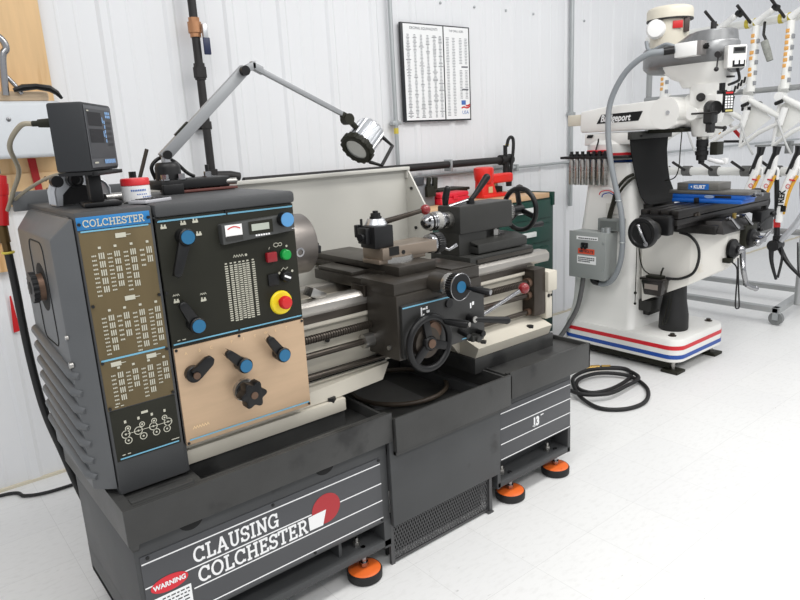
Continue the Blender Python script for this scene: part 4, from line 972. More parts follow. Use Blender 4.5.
# ------------------------------------------------------------------ bench behind the lathe
bn=thing('tool_bench','green drawer bench with a maple top behind the tailstock','bench',(3.1,3.12,0))
part('bench_top',MB().box(2.30,3.68,2.92,3.345,1.058,1.092,.004),BENCHW,bn)
part('cabinet_body',MB().box(2.34,3.745,2.94,3.34,.08,1.058,.004).box(3.722,3.750,2.93,3.345,1.00,1.092,.003),CABG,bn)
for k,z in enumerate((.99,.825,.66,.50)):
    d_=part('drawer',MB().box(2.95,3.70,2.928,2.945,z-.066,z+.058,.003),CABG,bn); part('drawer_handle',MB().box(3.28,3.53,2.908,2.93,z-.018,z+.016,.004),mat('white_pull',(220,222,220),.35),d_)
part('bench_plinth',MB().box(2.36,3.70,2.97,3.33,0,.08),BLACKP,bn)
BZ=1.092
tb=thing('red_tool_case','bright red plastic tool case on the maple bench top','tool case',(2.88,3.08,BZ))
part('case_body',MB().box(2.757,3.005,3.02,3.14,BZ,BZ+.040,.008).box(2.757,3.005,3.02,3.14,BZ+.038,BZ+.070,.012),PINKR,tb)
part('case_latch',MB().box(2.86,2.90,3.012,3.022,BZ+.028,BZ+.050,.002),PINKR,tb)
gb=thing('grey_parts_box','grey box with black upright clips, left end of the bench','box',(2.65,3.10,BZ))
part('body',MB().box(2.56,2.745,3.06,3.18,BZ,1.225,.004),mat('slate_grey_box',(112,114,118),.5),gb)
part('lid_block',MB().box(2.57,2.655,3.05,3.16,1.225,1.272,.004),mat('charcoal_block',(58,60,64),.5),gb)
part('clip',MB().box(2.665,2.735,3.035,3.06,1.150,1.215,.004),BLACKP,gb)
part('clip_arm',MB().box(2.672,2.698,3.035,3.055,1.20,1.268,.004,rot=Matrix.Rotation(.15,3,'Y')),BLACKP,gb)
part('clip_arm',MB().box(2.718,2.752,3.035,3.055,1.19,1.265,.004,rot=Matrix.Rotation(.1,3,'Y')),BLACKP,gb)
single('black_tray',MB().box(2.90,3.13,3.16,3.30,BZ,1.155,.003).box(2.87,3.14,3.15,3.31,1.155,1.172,.003),BLACKP,'low black tray behind the red tool case','tray',(3.0,3.23,BZ))
dr=thing('power_drill','orange-red cordless drill standing on the bench by the wall','drill',(3.24,3.10,BZ))
part('handle',MB().hull([(3.165,3.06,BZ),(3.32,3.06,BZ),(3.165,3.14,BZ),(3.32,3.14,BZ),(3.172,3.065,1.21),(3.275,3.065,1.21),(3.172,3.135,1.21),(3.275,3.135,1.21)],.01),TOOLR,dr)
part('motor_housing',MB().lathe((3.222,3.10,1.19),Z,[(0,.050),(.02,.062),(.08,.068),(.098,.064),(.104,.050),(.104,0)],28),TOOLR,dr)
part('barrel',MB().box(3.26,3.485,3.07,3.13,1.180,1.243,.016,3),TOOLR,dr)
part('trigger_guard',MB().box(3.262,3.30,3.075,3.125,1.125,1.185,.006),BLACKP,dr)
part('base_arm',MB().box(3.17,3.43,3.05,3.15,BZ,BZ+.022,.006),TOOLR,dr)
part('label',MB().rect((0,3.059,0),FX,FZ,3.222,3.262,1.125,1.165,h=.001),mat('tan_label',(206,176,132),.5),dr)
cd_=thing('bit_caddy','black caddy with yellow and brass bits beside the red drill','tool caddy',(3.40,3.14,BZ))
part('caddy_body',MB().box(3.33,3.47,3.16,3.24,BZ,1.150,.004),BLACKP,cd_)
for k in range(6): part('bit',MB().cyl((3.345+k*.022,3.20,1.148),(3.345+k*.022,3.20,1.19+.014*(k%3)),.008,seg=10),mat('yellow_brass_bit',(206,172,96),.35,.4) if k%2==0 else STEEL,cd_)
single('cutting_disc_stack',MB().lathe((3.60,3.12,BZ),Z,[(0,.05),(.012,.05),(.014,.03),(.05,.022),(.06,0)],24),DSTEEL,'small dark steel disc with hub at the right end of the bench','tool',(3.60,3.12,BZ))

# ------------------------------------------------------------------ black hose coil on the floor
coil=thing('coiled_hose','loose coil of black air hose with brass coupling on the white floor','hose',(3.2,2.1,0))
part('hose',MB().tube([(2.55,2.42,.012),(2.95,2.47,.012),(3.25,2.46,.012),(3.413,2.399,.013),(3.53,2.28,.013),(3.55,2.20,.013),(3.47,2.125,.014),(3.33,2.09,.016),(3.16,2.08,.022),(3.05,2.12,.026),(3.06,2.22,.026),(3.17,2.29,.030),(3.33,2.27,.030),(3.42,2.17,.026),(3.43,2.07,.018),(3.36,1.955,.012),(3.24,1.875,.012),(3.122,1.845,.012),(3.00,1.875,.012),(2.925,1.97,.012),(2.95,2.10,.020),(3.03,2.22,.036),(3.16,2.32,.040),(3.33,2.33,.038),(3.46,2.25,.034),(3.50,2.17,.030),(3.43,2.05,.030),(3.25,2.02,.036),(3.08,2.02,.040),(2.97,2.10,.044),(2.96,2.20,.044),(3.0,2.35,.048),(2.9,2.5,.05)],.0115,10,6),RUBBER,coil)
part('brass_coupling',MB().cyl((3.40,2.405,.013),(3.47,2.352,.013),.0165,seg=10).cyl((3.48,2.344,.013),(3.52,2.305,.013),.0155,seg=8),mat('bright_brass',(200,164,92),.35,.6),coil)

# ------------------------------------------------------------------ MILLING MACHINE
mill=thing('milling_machine','white knee milling machine with red and blue stripes round its base','milling machine',(3.97,2.35,0))
MX0,MX1=3.665,4.275
def rr2(x0,x1,y0,y1,r,n=7):
    out=[]
    for cx,cy,s in ((x1-r,y1-r,0),(x0+r,y1-r,90),(x0+r,y0+r,180),(x1-r,y0+r,270)):
        for i in range(n+1):
            t=math.radians(s+90*i/n); out.append((cx+r*math.cos(t),cy+r*math.sin(t)))
    return out
def loft(levels):
    m=MB(); rings=[[m.bm.verts.new((x,y,z)) for x,y in pl] for pl,z in levels]; n=len(rings[0])
    for a,b in zip(rings,rings[1:]):
        for i in range(n): m.bm.faces.new((a[i],a[(i+1)%n],b[(i+1)%n],b[i]))
    m.bm.faces.new(rings[0][::-1]); m.bm.faces.new(rings[-1]); return m
bs=loft([(rr2(MX0+.01,MX1-.01,1.945,2.79,.075),.075),(rr2(MX0,MX1,1.935,2.80,.085),.082),(rr2(MX0,MX1,1.935,2.80,.085),.205),(rr2(MX0+.006,MX1-.006,1.942,2.793,.08),.222),(rr2(MX0+.03,MX1-.03,1.965,2.77,.07),.228)])
base_=part('base',bs,MILLW,mill)
def stripe(z0,z1):
    m=MB(); pl=rr2(MX0-.0015,MX1+.0015,1.9335,2.8015,.086,10)
    a=[m.bm.verts.new((x,y,z0)) for x,y in pl]; b=[m.bm.verts.new((x,y,z1)) for x,y in pl]; n=len(pl)
    for i in range(n): m.bm.faces.new((a[i],a[(i+1)%n],b[(i+1)%n],b[i]))
    return m
part('red_stripe',stripe(.158,.184),STRIPR,mill); part('blue_stripe',stripe(.100,.126),STRIPB,mill)
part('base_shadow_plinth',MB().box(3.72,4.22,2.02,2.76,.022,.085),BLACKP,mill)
for px_,py_ in ((3.735,2.0),(4.215,2.0),(3.735,2.73),(4.215,2.73)):
    pd=part('levelling_pad',MB().box(px_-.05,px_+.05,py_-.055,py_+.055,0,.018,.003),BLACKP,mill)
    part('pad_stud',MB().cyl((px_,py_,.018),(px_,py_,.09),.012,seg=12),STEEL,pd)
for bx,by in ((3.745,2.02),(4.20,2.02)): part('base_bolt',MB().cyl((bx,by,.226),(bx,by,.232),.024,seg=18).cyl((bx,by,.232),(bx,by,.244),.015,seg=6),DSTEEL,base_)
col=loft([(rr2(3.68,4.26,2.26,2.785,.05),.222),(rr2(3.705,4.235,2.275,2.778,.05),.26),(rr2(3.725,4.21,2.285,2.768,.05),.36),(rr2(3.73,4.205,2.29,2.755,.05),.62),(rr2(3.735,4.20,2.30,2.70,.05),.95),(rr2(3.74,4.195,2.32,2.665,.05),1.20),(rr2(3.74,4.195,2.33,2.665,.05),1.285)])
part('column',col,MILLW,mill)
part('knee_ways',MB().box(3.84,4.10,2.24,2.32,.30,1.02,.003),DGREY,mill)
tu=MB().cyl((3.965,2.57,1.282),(3.965,2.57,1.40),.205,.205,48).cyl((3.965,2.57,1.40),(3.965,2.57,1.425),.205,.185,48)
tu.box(3.79,4.14,2.345,2.72,1.395,1.470,.006)
part('turret',tu,MILLW,mill)
part('turret_red_band',MB().cyl((3.965,2.57,1.318),(3.965,2.57,1.345),.2065,seg=48),STRIPR,mill); part('turret_blue_band',MB().cyl((3.965,2.57,1.283),(3.965,2.57,1.300),.2065,seg=48),STRIPB,mill)
part('turret_clamp',MB().box(3.735,3.775,2.53,2.66,1.352,1.366,.002),STRIPR,mill)
part('turret_pin',MB().tube([(3.745,2.60,1.366),(3.742,2.58,1.42),(3.735,2.575,1.437)],.005,8),IRON,mill)
ram=MB().prism([(2.12,1.478),(2.745,1.478),(2.755,1.50),(2.75,1.612),(2.70,1.618),(2.56,1.636),(2.40,1.641),(2.20,1.650),(2.15,1.660),(2.09,1.640),(2.075,1.50)],'x',3.785,4.145,.010,3)
ram.cyl((3.7845,2.158,1.570),(4.1455,2.158,1.570),.093,seg=48)
part('ram',ram,MILLW,mill)
part('ram_end_cap',MB().box(3.80,4.10,2.75,2.865,1.525,1.597,.006),MOTORC,mill)
part('ram_front_cap',MB().cyl((3.779,2.135,1.572),(3.785,2.135,1.572),.012,seg=18),ALU,mill)
lf=V((3.7845,0,0)); LX=-Y
part('logo_plate',MB().poly(lf,LX,Z,[(-2.625,1.530),(-2.325,1.536),(-2.297,1.592),(-2.590,1.586)],h=.001),KNOBB,mill)
M=MB().text('Bridgeport',.058,lf,LX,Z,-2.596,1.542,h=.002,shear=.25,bold=.0016,sx=.84)
part('logo_lettering',M,WHITEP,mill,'white maker lettering')
part('ram_tag',MB().poly(lf,LX,Z,[(-2.70,1.443),(-2.655,1.443),(-2.645,1.463),(-2.69,1.463)],h=.002),KNOBB,mill)
part('ram_clip',MB().box(3.778,3.79,2.29,2.33,1.440,1.447),KNOBB,mill)
def stadium(x0,x1,y0,y1,n=12):
    r=(x1-x0)/2; cx=(x0+x1)/2
    return [(cx+r*math.cos(PI*i/n),y1-r+r*math.sin(PI*i/n)) for i in range(n+1)]+[(cx+r*math.cos(PI+PI*i/n),y0+r+r*math.sin(PI+PI*i/n)) for i in range(n+1)]
# way cover (bellows)
prof=[(2.325,1.445),(2.322,1.35),(2.306,1.25),(2.286,1.16),(2.258,1.09),(2.215,1.045),(2.165,1.037)]
m=MB(); xs_=[3.70,3.81,3.92,4.03,4.14]; rows=[]
for k,(yy,zz) in enumerate(prof):
    pin=.030*math.sin(PI*k/6)
    rows.append([(x+pin*(1-i/2),yy-.012*math.sin(PI*i/4)*math.sin(PI*k/6),zz) for i,x in enumerate(xs_)])
F_=[[m.bm.verts.new(p) for p in row] for row in rows]; B_=[[m.bm.verts.new((p[0],p[1]+.006,p[2]-.004 if k>4 else p[2])) for p in row] for k,row in enumerate(rows)]
for g in (F_,B_):
    for a,b in zip(g,g[1:]):
        for i in range(4): m.bm.faces.new((a[i],a[i+1],b[i+1],b[i]))
for c in (0,4):
    for k in range(6): m.bm.faces.new((F_[k][c],F_[k+1][c],B_[k+1][c],B_[k][c]))
for k in (0,6):
    for i in range(4): m.bm.faces.new((F_[k][i],F_[k][i+1],B_[k][i+1],B_[k][i]))
part('way_cover',m,mat('black_way_cover',(24,24,24),.6,var=.1,vscale=5,spec=.15),mill,'black draped rubber way cover')
part('cover_clamp',MB().box(3.69,4.15,2.305,2.338,1.425,1.470,.003),DGREY,mill)
part('ram_underplate',MB().box(3.85,4.10,2.07,2.30,1.455,1.478,.002),BLACKP,mill)
# tool shelf
part('tool_shelf',MB().box(3.69,3.80,2.335,2.84,1.314,1.330,.002),BLACKOX,mill)
# knee
kn=MB().hull([(3.78,1.95,.555),(3.78,1.95,.872),(3.89,1.79,.655),(3.89,1.79,.872),(4.10,1.79,.70),(4.10,1.79,.872),(4.16,1.90,.60),(4.16,1.90,.872),(3.78,2.26,.405),(3.78,2.28,.872),(4.16,2.26,.405),(4.16,2.28,.872)],.006)
part('knee',kn,MILLD,mill)
# elevating crank
kc=V((3.935,1.788,.768))
part('crank_dial',MB().lathe(kc,-Y,[(0,.058),(.006,.062),(.022,.062),(.030,.050),(.045,.038),(.046,0)],32),KNOBB,mill)
p=kc+V((0,-.060,0))
part('elevating_crank',MB().cyl(kc,p,.018,seg=16).sphere(p,.027,16).tube([p+V((0,-.012,-.01)),V((3.92,1.705,.70)),V((3.90,1.69,.66)),V((3.925,1.685,.595)),V((3.93,1.68,.565))],[.017,.016,.015,.014,.016],12,6).tube([V((3.93,1.68,.565)),V((3.955,1.665,.548)),V((3.99,1.655,.538))],[.012,.013,.015],12).sphere((3.995,1.653,.537),.018,14),CHROME,mill,'chrome cranked elevating handle')
part('cable_clip',MB().box(3.865,3.915,1.755,1.80,.695,.722,.003),BLACKP,mill)
M=MB().tube([(3.90,1.76,.70),(3.925,1.74,.665),(3.93,1.735,.60),(3.93,1.735,.50),(3.925,1.73,.425),(3.94,1.722,.415),(3.95,1.72,.43),(3.945,1.725,.50),(3.935,1.73,.60),(3.935,1.74,.72)],.0045,8,6); part('hanging_cord',M,RUBBER,mill)
# coolant/oil pump
part('oiler',MB().hull([(3.70,2.085,.475),(3.70,2.20,.475),(3.775,2.085,.475),(3.775,2.20,.475),(3.69,2.07,.57),(3.69,2.215,.57),(3.775,2.07,.57),(3.775,2.215,.57)],.008).box(3.685,3.775,2.062,2.222,.570,.585,.003),mat('smoky_oiler',(40,36,34),.25),mill)
part('oiler_cap',MB().box(3.70,3.76,2.09,2.19,.585,.600,.004).tube([(3.72,2.10,.60),(3.72,2.095,.63),(3.72,2.085,.655)],.006,8),BLACKP,mill)
part('oiler_label',MB().rect((3.6935,0,0),LX,Z,-2.19,-2.10,.515,.548,h=.002),mat('grey_oil_label',(150,140,132),.5),mill)
part('oil_hose',MB().tube([(3.775,2.02,.870),(3.765,1.95,.855),(3.765,1.90,.80),(3.765,1.89,.72),(3.765,1.92,.635),(3.765,2.00,.590),(3.75,2.08,.585)],.0085,10,8),RUBBER,mill)
part('oil_line',MB().tube([(3.765,2.20,.835),(3.77,2.275,.80),(3.755,2.27,.72),(3.75,2.24,.63),(3.74,2.18,.595)],.004,8,8),BLACKP,mill)
part('drip_line',MB().tube([(3.72,2.268,.845),(3.72,2.268,.43),(3.72,2.268,.40)],.003,6).sphere((3.72,2.268,.47),.010,10).sphere((3.72,2.268,.40),.009,10),BLACKP,mill)
# elevating screw cover
part('knee_screw_boot',MB().lathe((3.90,2.10,.225),Z,[(0,.085),(.01,.090),(.10,.088),(.20,.072),(.32,.068),(.32,0)],28),RUBBER,mill)
part('knee_foot_bracket',MB().box(3.79,3.90,2.20,2.29,.34,.41,.004),DGREY,mill)
part('wire_loop',MB().tube([(3.83,2.08,.44),(3.81,2.08,.36),(3.80,2.09,.30),(3.79,2.10,.275),(3.80,2.12,.28),(3.81,2.11,.33),(3.83,2.10,.44)],.003,6,6),BLACKP,mill)
# saddle and table
sd_=MB().box(3.76,4.19,1.80,2.20,.872,.925,.006).hull([(3.78,1.76,.875),(4.12,1.76,.875),(3.78,1.86,.875),(4.12,1.86,.875),(3.83,1.80,.945),(4.07,1.80,.945),(3.80,1.88,.945),(4.10,1.88,.945)])
part('saddle',sd_,TABLEM,mill)
TX0,TX1=3.49,4.655
tab=MB().box(TX0,TX1,1.885,2.105,.952,.985,.004).box(TX0,TX1,1.880,2.110,.990,1.005,.002)
ys=[1.880,1.922,1.938,1.987,2.003,2.052,2.068,2.110]
for a,b in ((0,1),(2,3),(4,5),(6,7)): tab.box(TX0,TX1,ys[a],ys[b],1.0,1.034,.002)
tab.box(TX0+.05,TX1-.05,1.91,2.09,.925,.955)
part('table',tab,TABLEM,mill,'long black T-slotted table')
part('table_stop',MB().cyl((3.70,1.880,.995),(3.70,1.868,.995),.012,seg=12).box(3.66,3.72,1.872,1.882,.988,1.002,.002),DSTEEL,mill)
part('table_end_bracket',MB().box(3.43,3.492,1.90,2.09,.90,1.010,.012),KNOBB,mill)
part('feed_screw_boss',MB().cyl((3.36,2.0,.925),(3.44,2.0,.925),.052,.058,32),DGREY,mill)
hw_=V((3.335,2.0,.925))
part('table_handwheel',MB().lathe(hw_,X,[(-.012,0),(-.012,.060),(-.018,.066),(-.018,.082),(-.008,.088),(.016,.088),(.022,.080),(.022,.0)],40),KNOBB,mill,'black dished table handwheel')
part('folding_handle',MB().tube([hw_+V((-.018,.015,.035)),hw_+V((-.026,-.005,0)),hw_+V((-.018,-.032,-.055))],[.011,.010,.008],12,5).sphere(hw_+V((-.016,.017,.038)),.014,12).cyl(hw_+V((-.014,-.034,-.058)),hw_+V((-.024,-.034,-.058)),.014,seg=14),CHROME,mill)
part('right_handwheel',MB().lathe((4.70,2.0,.965),X,[(0,.03),(.02,.05),(.025,.085),(.045,.088),(.05,.0)],32).cyl((4.65,2.0,.965),(4.70,2.0,.965),.045,seg=24),KNOBB,mill)
part('table_right_bracket',MB().box(4.653,4.70,1.90,2.10,.90,1.02,.008).box(4.45,4.64,1.84,1.90,.80,.93,.006),KNOBB,mill)
for lx in (3.89,4.06):
    part('table_lock',MB().cyl((lx,1.78,.955),(lx,1.80,.950),.012,seg=12).tube([(lx,1.775,.957),(lx+.03,1.765,.925),(lx+.06,1.755,.895)],[.009,.0075,.011],10),CHROME,mill)
part('gib_block',MB().box(3.955,3.98,1.785,1.80,.945,.978,.002),mat('brass_gib',(150,126,60),.4,.5),mill)
part('cross_feed_block',MB().box(4.05,4.20,1.755,1.86,.75,.895,.008),BLACKP,mill)
part('cross_feed_dial',MB().lathe((4.115,1.757,.815),-Y,[(0,.055),(.02,.055),(.03,.040),(.045,.036),(.045,0)],28),KNOBB,mill)
part('cross_feed_crank',MB().cyl((4.115,1.72,.815),(4.115,1.67,.815),.020,seg=16).tube([(4.115,1.675,.815),(4.06,1.665,.812),(4.0,1.66,.808)],[.014,.013,.015],12).sphere((3.99,1.66,.808),.021,14).tube([(4.115,1.675,.82),(4.16,1.675,.84),(4.20,1.675,.85)],.010,10),CHROME,mill)
part('feed_lever',MB().tube([(4.33,1.80,.86),(4.40,1.79,.892),(4.47,1.78,.915)],.006,8).sphere((4.475,1.78,.917),.020,14).box(4.29,4.35,1.80,1.86,.78,.88,.004).sphere((4.335,1.79,.835),.014,12),KNOBB,mill)
# knee lower pipe & stains done. head
hx,hy=3.965,1.98
part('head_swivel',MB().cyl((hx,2.10,1.572),(hx,2.03,1.572),.10,seg=36).box(3.87,4.06,1.93,2.06,1.50,1.70,.02,3),MILLW,mill)
part('swivel_screw_disc',MB().cyl((3.775,1.985,1.555),(3.79,1.985,1.555),.035,seg=26).cyl((3.79,1.985,1.555),(3.9,1.985,1.555),.028,seg=20),MILLW,mill)
part('quill_handle_rod',MB().tube([(3.775,1.985,1.555),(3.77,1.90,1.555),(3.78,1.84,1.558)],.005,8),IRON,mill)
part('head_body',MB().lathe((hx,hy,1.50),Z,[(0,.070),(.02,.078),(.06,.085),(.10,.098),(.17,.108),(.22,.112),(.22,0)],40).box(3.855,4.00,1.885,1.95,1.56,1.66,.012),MILLW,mill)
part('head_flange',loft([(stadium(3.875,4.055,1.875,2.14),1.708),(stadium(3.86,4.07,1.86,2.16),1.745),(stadium(3.855,4.075,1.855,2.20),1.760),(stadium(3.840,4.090,1.845,2.29),1.822),(stadium(3.838,4.092,1.843,2.30),1.836)]),MILLW,mill)
part('flange_handle',MB().box(3.90,3.945,1.83,1.86,1.742,1.752,.002),IRON,mill)
# belt housing: elongated rounded box
hb2=loft([(stadium(3.838,4.092,1.842,2.388),1.835),(stadium(3.830,4.100,1.834,2.396),1.845),(stadium(3.830,4.100,1.834,2.396),1.940),(stadium(3.838,4.092,1.842,2.388),1.950)])
part('belt_housing',hb2,CASTAL,mill,'grey cast aluminium belt housing')
hb3=MB().hull([(x,y,1.945) for x,y in stadium(3.838,4.092,1.842,2.22)]+[(x,y,2.002) for x,y in stadium(3.846,4.084,1.850,2.11)]).lathe((hx,1.97,2.0),Z,[(0,.119),(.006,.117),(.010,.108),(.010,0)],36)
part('housing_hump',hb3,CASTAL,mill)
part('housing_tail',MB().hull([(3.88,2.33,1.800),(4.05,2.33,1.800),(3.86,2.20,1.800),(4.07,2.20,1.800),(3.89,2.38,1.84),(4.04,2.38,1.84),(3.834,2.22,1.84),(4.096,2.22,1.84),(3.84,2.30,1.84),(4.09,2.30,1.84)],.01),CASTAL,mill)
part('drawbar_top',MB().cyl((hx+.02,1.99,2.005),(hx+.02,1.99,2.062),.016,seg=14),IRON,mill)
my=2.25
mo_=part('motor',MB().cyl((hx,my,1.945),(hx,my,2.112),.108,.113,36),MOTORC,mill,'ivory motor body')
part('motor_cap',MB().lathe((hx,my,2.110),Z,[(0,.120),(.003,.132),(.050,.132),(.064,.125),(.073,.105),(.075,0)],40),MOTORC,mill)
part('motor_cap_band',MB().cyl((hx,my,2.104),(hx,my,2.113),.1325,seg=40),IRON,mill)
part('motor_junction_box',MB().lathe((3.870,2.276,2.055),(-.92,-.38,0),[(0,.055),(.042,.055),(.056,.045),(.060,.0)],28),mat('white_motor_box',(240,240,238),.3),mill)
part('motor_plate',MB().obox((3.893,2.158,2.070),(.62,-.78,0),(.78,.62,0),Z,.056,.010,.042,.002),RED,mill)
part('motor_switch',MB().obox((3.945,2.135,2.068),(.75,-.66,0),(.66,.75,0),Z,.030,.03,.080,.003),mat('dark_brown_bakelite',(70,58,54),.4),mill)
part('motor_cable',MB().tube([(3.80,2.30,1.99),(3.795,2.285,1.945),(3.785,2.25,1.93),(3.77,2.19,1.945),(3.755,2.14,1.95),(3.755,2.08,1.925)],.011,10,8),CONDG,mill)
wb=part('switch_box',MB().box(3.735,3.80,1.955,2.085,1.868,1.945,.005),mat('white_switch_box',(240,240,238),.3),mill)
part('switch_box_side',MB().box(3.74,3.80,1.93,1.957,1.870,1.944,.002),mat('grey_zinc',(140,136,134),.4,.4),mill)
part('switch_knob',MB().cyl((3.77,1.932,1.912),(3.77,1.91,1.912),.012,seg=12).box(3.760,3.780,1.905,1.925,1.908,1.916).box(3.766,3.774,1.905,1.925,1.897,1.927),KNOBB,mill)
part('speed_lever',MB().sphere((3.80,1.862,1.858),.014,12).cyl((3.80,1.862,1.858),(3.785,1.86,1.79),.0045,seg=8).sphere((3.782,1.86,1.785),.013,12).cyl((3.83,1.87,1.868),(3.78,1.858,1.862),.016,seg=14),IRON,mill)
# drive control box
ex_=V((.75,-.66,0)).normalized(); ey_=V((.66,.75,0)).normalized()
cb=V((3.868,1.802,1.846))
part('speed_control_box',MB().obox(cb,ex_,ey_,Z,.102,.056,.118,.006),MILLW,mill)
fo=cb-ey_*.0288
M=MB().rect(fo,ex_,Z,-.024,.042,.015,.048,h=.001); part('control_label',M,mat('dark_grey_label',(70,72,72),.4),mill)
part('control_display',MB().rect(fo,ex_,Z,-.016,.034,.026,.042,h=.002),KNOBB,mill)
part('control_panel_print',MB().rect(fo,ex_,Z,-.024,.042,-.056,-.022,h=.001),KNOBB,mill)
part('control_buttons',MB().rect(fo,ex_,Z,-.014,.006,-.042,.004,h=.003).rect(fo,ex_,Z,.016,.034,-.042,.004,h=.003),WHITEP,mill)
part('control_pulley',MB().cyl(cb+V((.035,.005,-.028)),cb+V((.075,.035,-.028)),.050,seg=28),CASTAL,mill)
part('control_conduit',MB().tube([(3.90,1.80,1.79),(3.91,1.79,1.73),(3.885,1.80,1.712),(3.85,1.82,1.70)],.008,8,6),KNOBB,mill)
# pendant keypad
part('pendant',MB().obox((3.815,1.800,1.608),ex_,ey_,Z,.054,.026,.114,.004),KNOBB,mill,'black keypad with white keys')
ko=V((3.815,1.800,1.608))-ey_*.0145
M=MB()
for r in range(5):
    for c in range(3): M.rect(ko,ex_,Z,-.022+c*.015,-.011+c*.015,-.034+r*.014,-.024+r*.014,h=.001)
part('pendant_keys',M,WHITEP,mill)
part('pendant_red_key',MB().rect(ko,ex_,Z,-.020,.018,.043,.052,h=.001),RED,mill); part('pendant_strip',MB().rect(ko,ex_,Z,-.018,.020,-.052,-.042,h=.001),mat('straw_strip',(196,186,120),.5),mill)
part('pendant_clamp',MB().cyl((3.80,1.83,1.672),(3.80,1.83,1.71),.016,seg=14).obox((3.80,1.83,1.662),ex_,ey_,Z,.05,.02,.02,.003),KNOBB,mill)
# quill feed
part('quill_feed_gearbox',MB().cyl((3.835,1.905,1.58),(3.805,1.86,1.58),.044,.038,24).box(3.785,3.850,1.865,1.925,1.495,1.60,.012,3).cyl((3.82,1.89,1.50),(3.82,1.89,1.445),.022,.020,18).box(3.80,3.845,1.875,1.915,1.45,1.50,.006),mat('black_gearbox',(36,36,36),.35,var=.2,vscale=40),mill)
part('quill_dial',MB().cyl((3.885,1.995,1.648),(3.848,1.972,1.645),.024,seg=22).sphere((3.842,1.975,1.632),.011,10),IRON,mill)
part('quill_lever',MB().cyl((3.85,1.89,1.475),(3.88,1.84,1.468),.008,seg=10).sphere((3.88,1.84,1.468),.012,10),IRON,mill)
part('head_nose',MB().lathe((hx-.040,hy+.008,1.425),Z,[(0,.055),(.01,.062),(.08,.07),(.10,.07),(.10,0)],32),MILLW,mill)
part('spindle_nose',MB().lathe((hx-.040,hy+.008,1.405),Z,[(0,.030),(.005,.034),(.03,.034),(.03,0)],28),STEEL,mill)
part('tool_holder',MB().lathe((hx-.040,hy+.008,1.265),Z,[(0,.016),(.02,.018),(.022,.030),(.05,.032),(.052,.037),(.075,.037),(.078,.030),(.10,.030),(.102,.034),(.140,.034),(.14,0)],28),BLACKOX,mill,'black tool holder in the spindle')
part('indicator_body',MB().box(3.93,4.01,1.90,1.945,1.315,1.39,.004),BLACKP,mill)
part('indicator_arm',MB().tube([(3.93,1.95,1.295),(3.95,1.90,1.275),(3.97,1.88,1.27)],.014,10).box(3.96,4.0,1.86,1.89,1.26,1.295,.004),mat('pale_indicator',(220,220,220),.4),mill)
part('hanging_cable',MB().tube([(3.80,2.05,1.475),(3.79,2.05,1.36),(3.80,2.06,1.25),(3.83,2.10,1.19),(3.90,2.20,1.165)],.0035,6,8),BLACKP,mill)
# flexible conduit and wiring
part('flexible_conduit',MB().tube([(3.735,2.08,1.912),(3.70,2.13,1.908),(3.66,2.22,1.895),(3.645,2.34,1.81),(3.645,2.43,1.66),(3.645,2.445,1.50),(3.645,2.425,1.32),(3.648,2.385,1.15),(3.652,2.345,1.0),(3.652,2.33,.87),(3.652,2.328,.76),(3.652,2.345,.65),(3.652,2.39,.555),(3.655,2.46,.512),(3.66,2.53,.52)],.0175,12,8),CONDG,mill,'grey flexible conduit')
part('conduit_gland',MB().cyl((3.735,2.085,1.912),(3.70,2.13,1.908),.022,seg=14),KNOBB,mill)
part('conduit_tie',MB().torus((3.650,2.36,1.06),Z,.019,.004,16,6),GALV,mill); part('conduit_tie',MB().torus((3.652,2.329,.80),Z,.019,.004,16,6),GALV,mill)
part('black_wiring',MB().tube([(3.735,2.315,1.215),(3.72,2.36,1.19),(3.70,2.41,1.12),(3.69,2.43,1.04),(3.68,2.45,.95),(3.675,2.455,.87)],.010,10,6).tube([(3.735,2.30,1.20),(3.715,2.345,1.165),(3.695,2.395,1.09),(3.685,2.43,.98),(3.675,2.44,.87)],.008,8,6),BLACKP,mill)
part('red_wire',MB().tube([(3.69,2.42,1.10),(3.70,2.47,1.115),(3.71,2.53,1.105),(3.72,2.55,1.085)],.0035,6,6),STRIPR,mill)
part('blue_wire',MB().tube([(3.69,2.42,1.085),(3.70,2.46,1.10),(3.71,2.51,1.09),(3.72,2.53,1.07)],.0035,6,6),STRIPB,mill)
part('white_wire',MB().tube([(3.69,2.42,1.11),(3.70,2.46,1.13),(3.71,2.52,1.125)],.004,6,6),WHITEP,mill)
# electrical box on the column
eb=part('switch_enclosure',MB().box(3.605,3.735,2.415,2.69,.552,.852,.004).box(3.600,3.608,2.412,2.693,.548,.856,.002),BOXG,mill,'grey electrical enclosure')
eo=V((3.600,0,0))
part('upper_label',MB().rect(eo,LX,Z,-2.635,-2.470,.803,.826,h=.001),WHITEP,eb); part('lower_label',MB().rect(eo,LX,Z,-2.628,-2.482,.645,.700,h=.001),WHITEP,eb)
part('red_warning_label',MB().rect(eo,LX,Z,-2.622,-2.495,.710,.745,h=.001),mat('orange_red_label',(226,82,52),.45),eb)
M=MB().text('480 VOLTS',.024,eo,LX,Z,-2.5585,.719,h=.0015,align='CENTER',bold=.001,sx=.95)
z=.816
for r,(zz,n) in enumerate(((.812,9),(.684,8),(.672,8),(.660,6))):
    for k in range(n): M.rect(eo,LX,Z,-2.620+k*.016,-2.608+k*.016+random.random()*.003,zz-.003,zz+.004,h=.0015)
part('label_print',M,INKD,eb)
part('box_toggle',MB().box(3.588,3.602,2.545,2.595,.752,.785,.003).tube([(3.597,2.585,.77),(3.58,2.583,.755),(3.585,2.580,.745)],.007,8).tube([(3.597,2.560,.775),(3.58,2.558,.76),(3.585,2.556,.745)],.007,8),KNOBB,eb)
part('box_screw',MB().cyl((3.600,2.43,.79),(3.597,2.43,.79),.006,seg=10),GALV,eb); part('box_screw',MB().cyl((3.600,2.43,.61),(3.597,2.43,.61),.006,seg=10),GALV,eb)
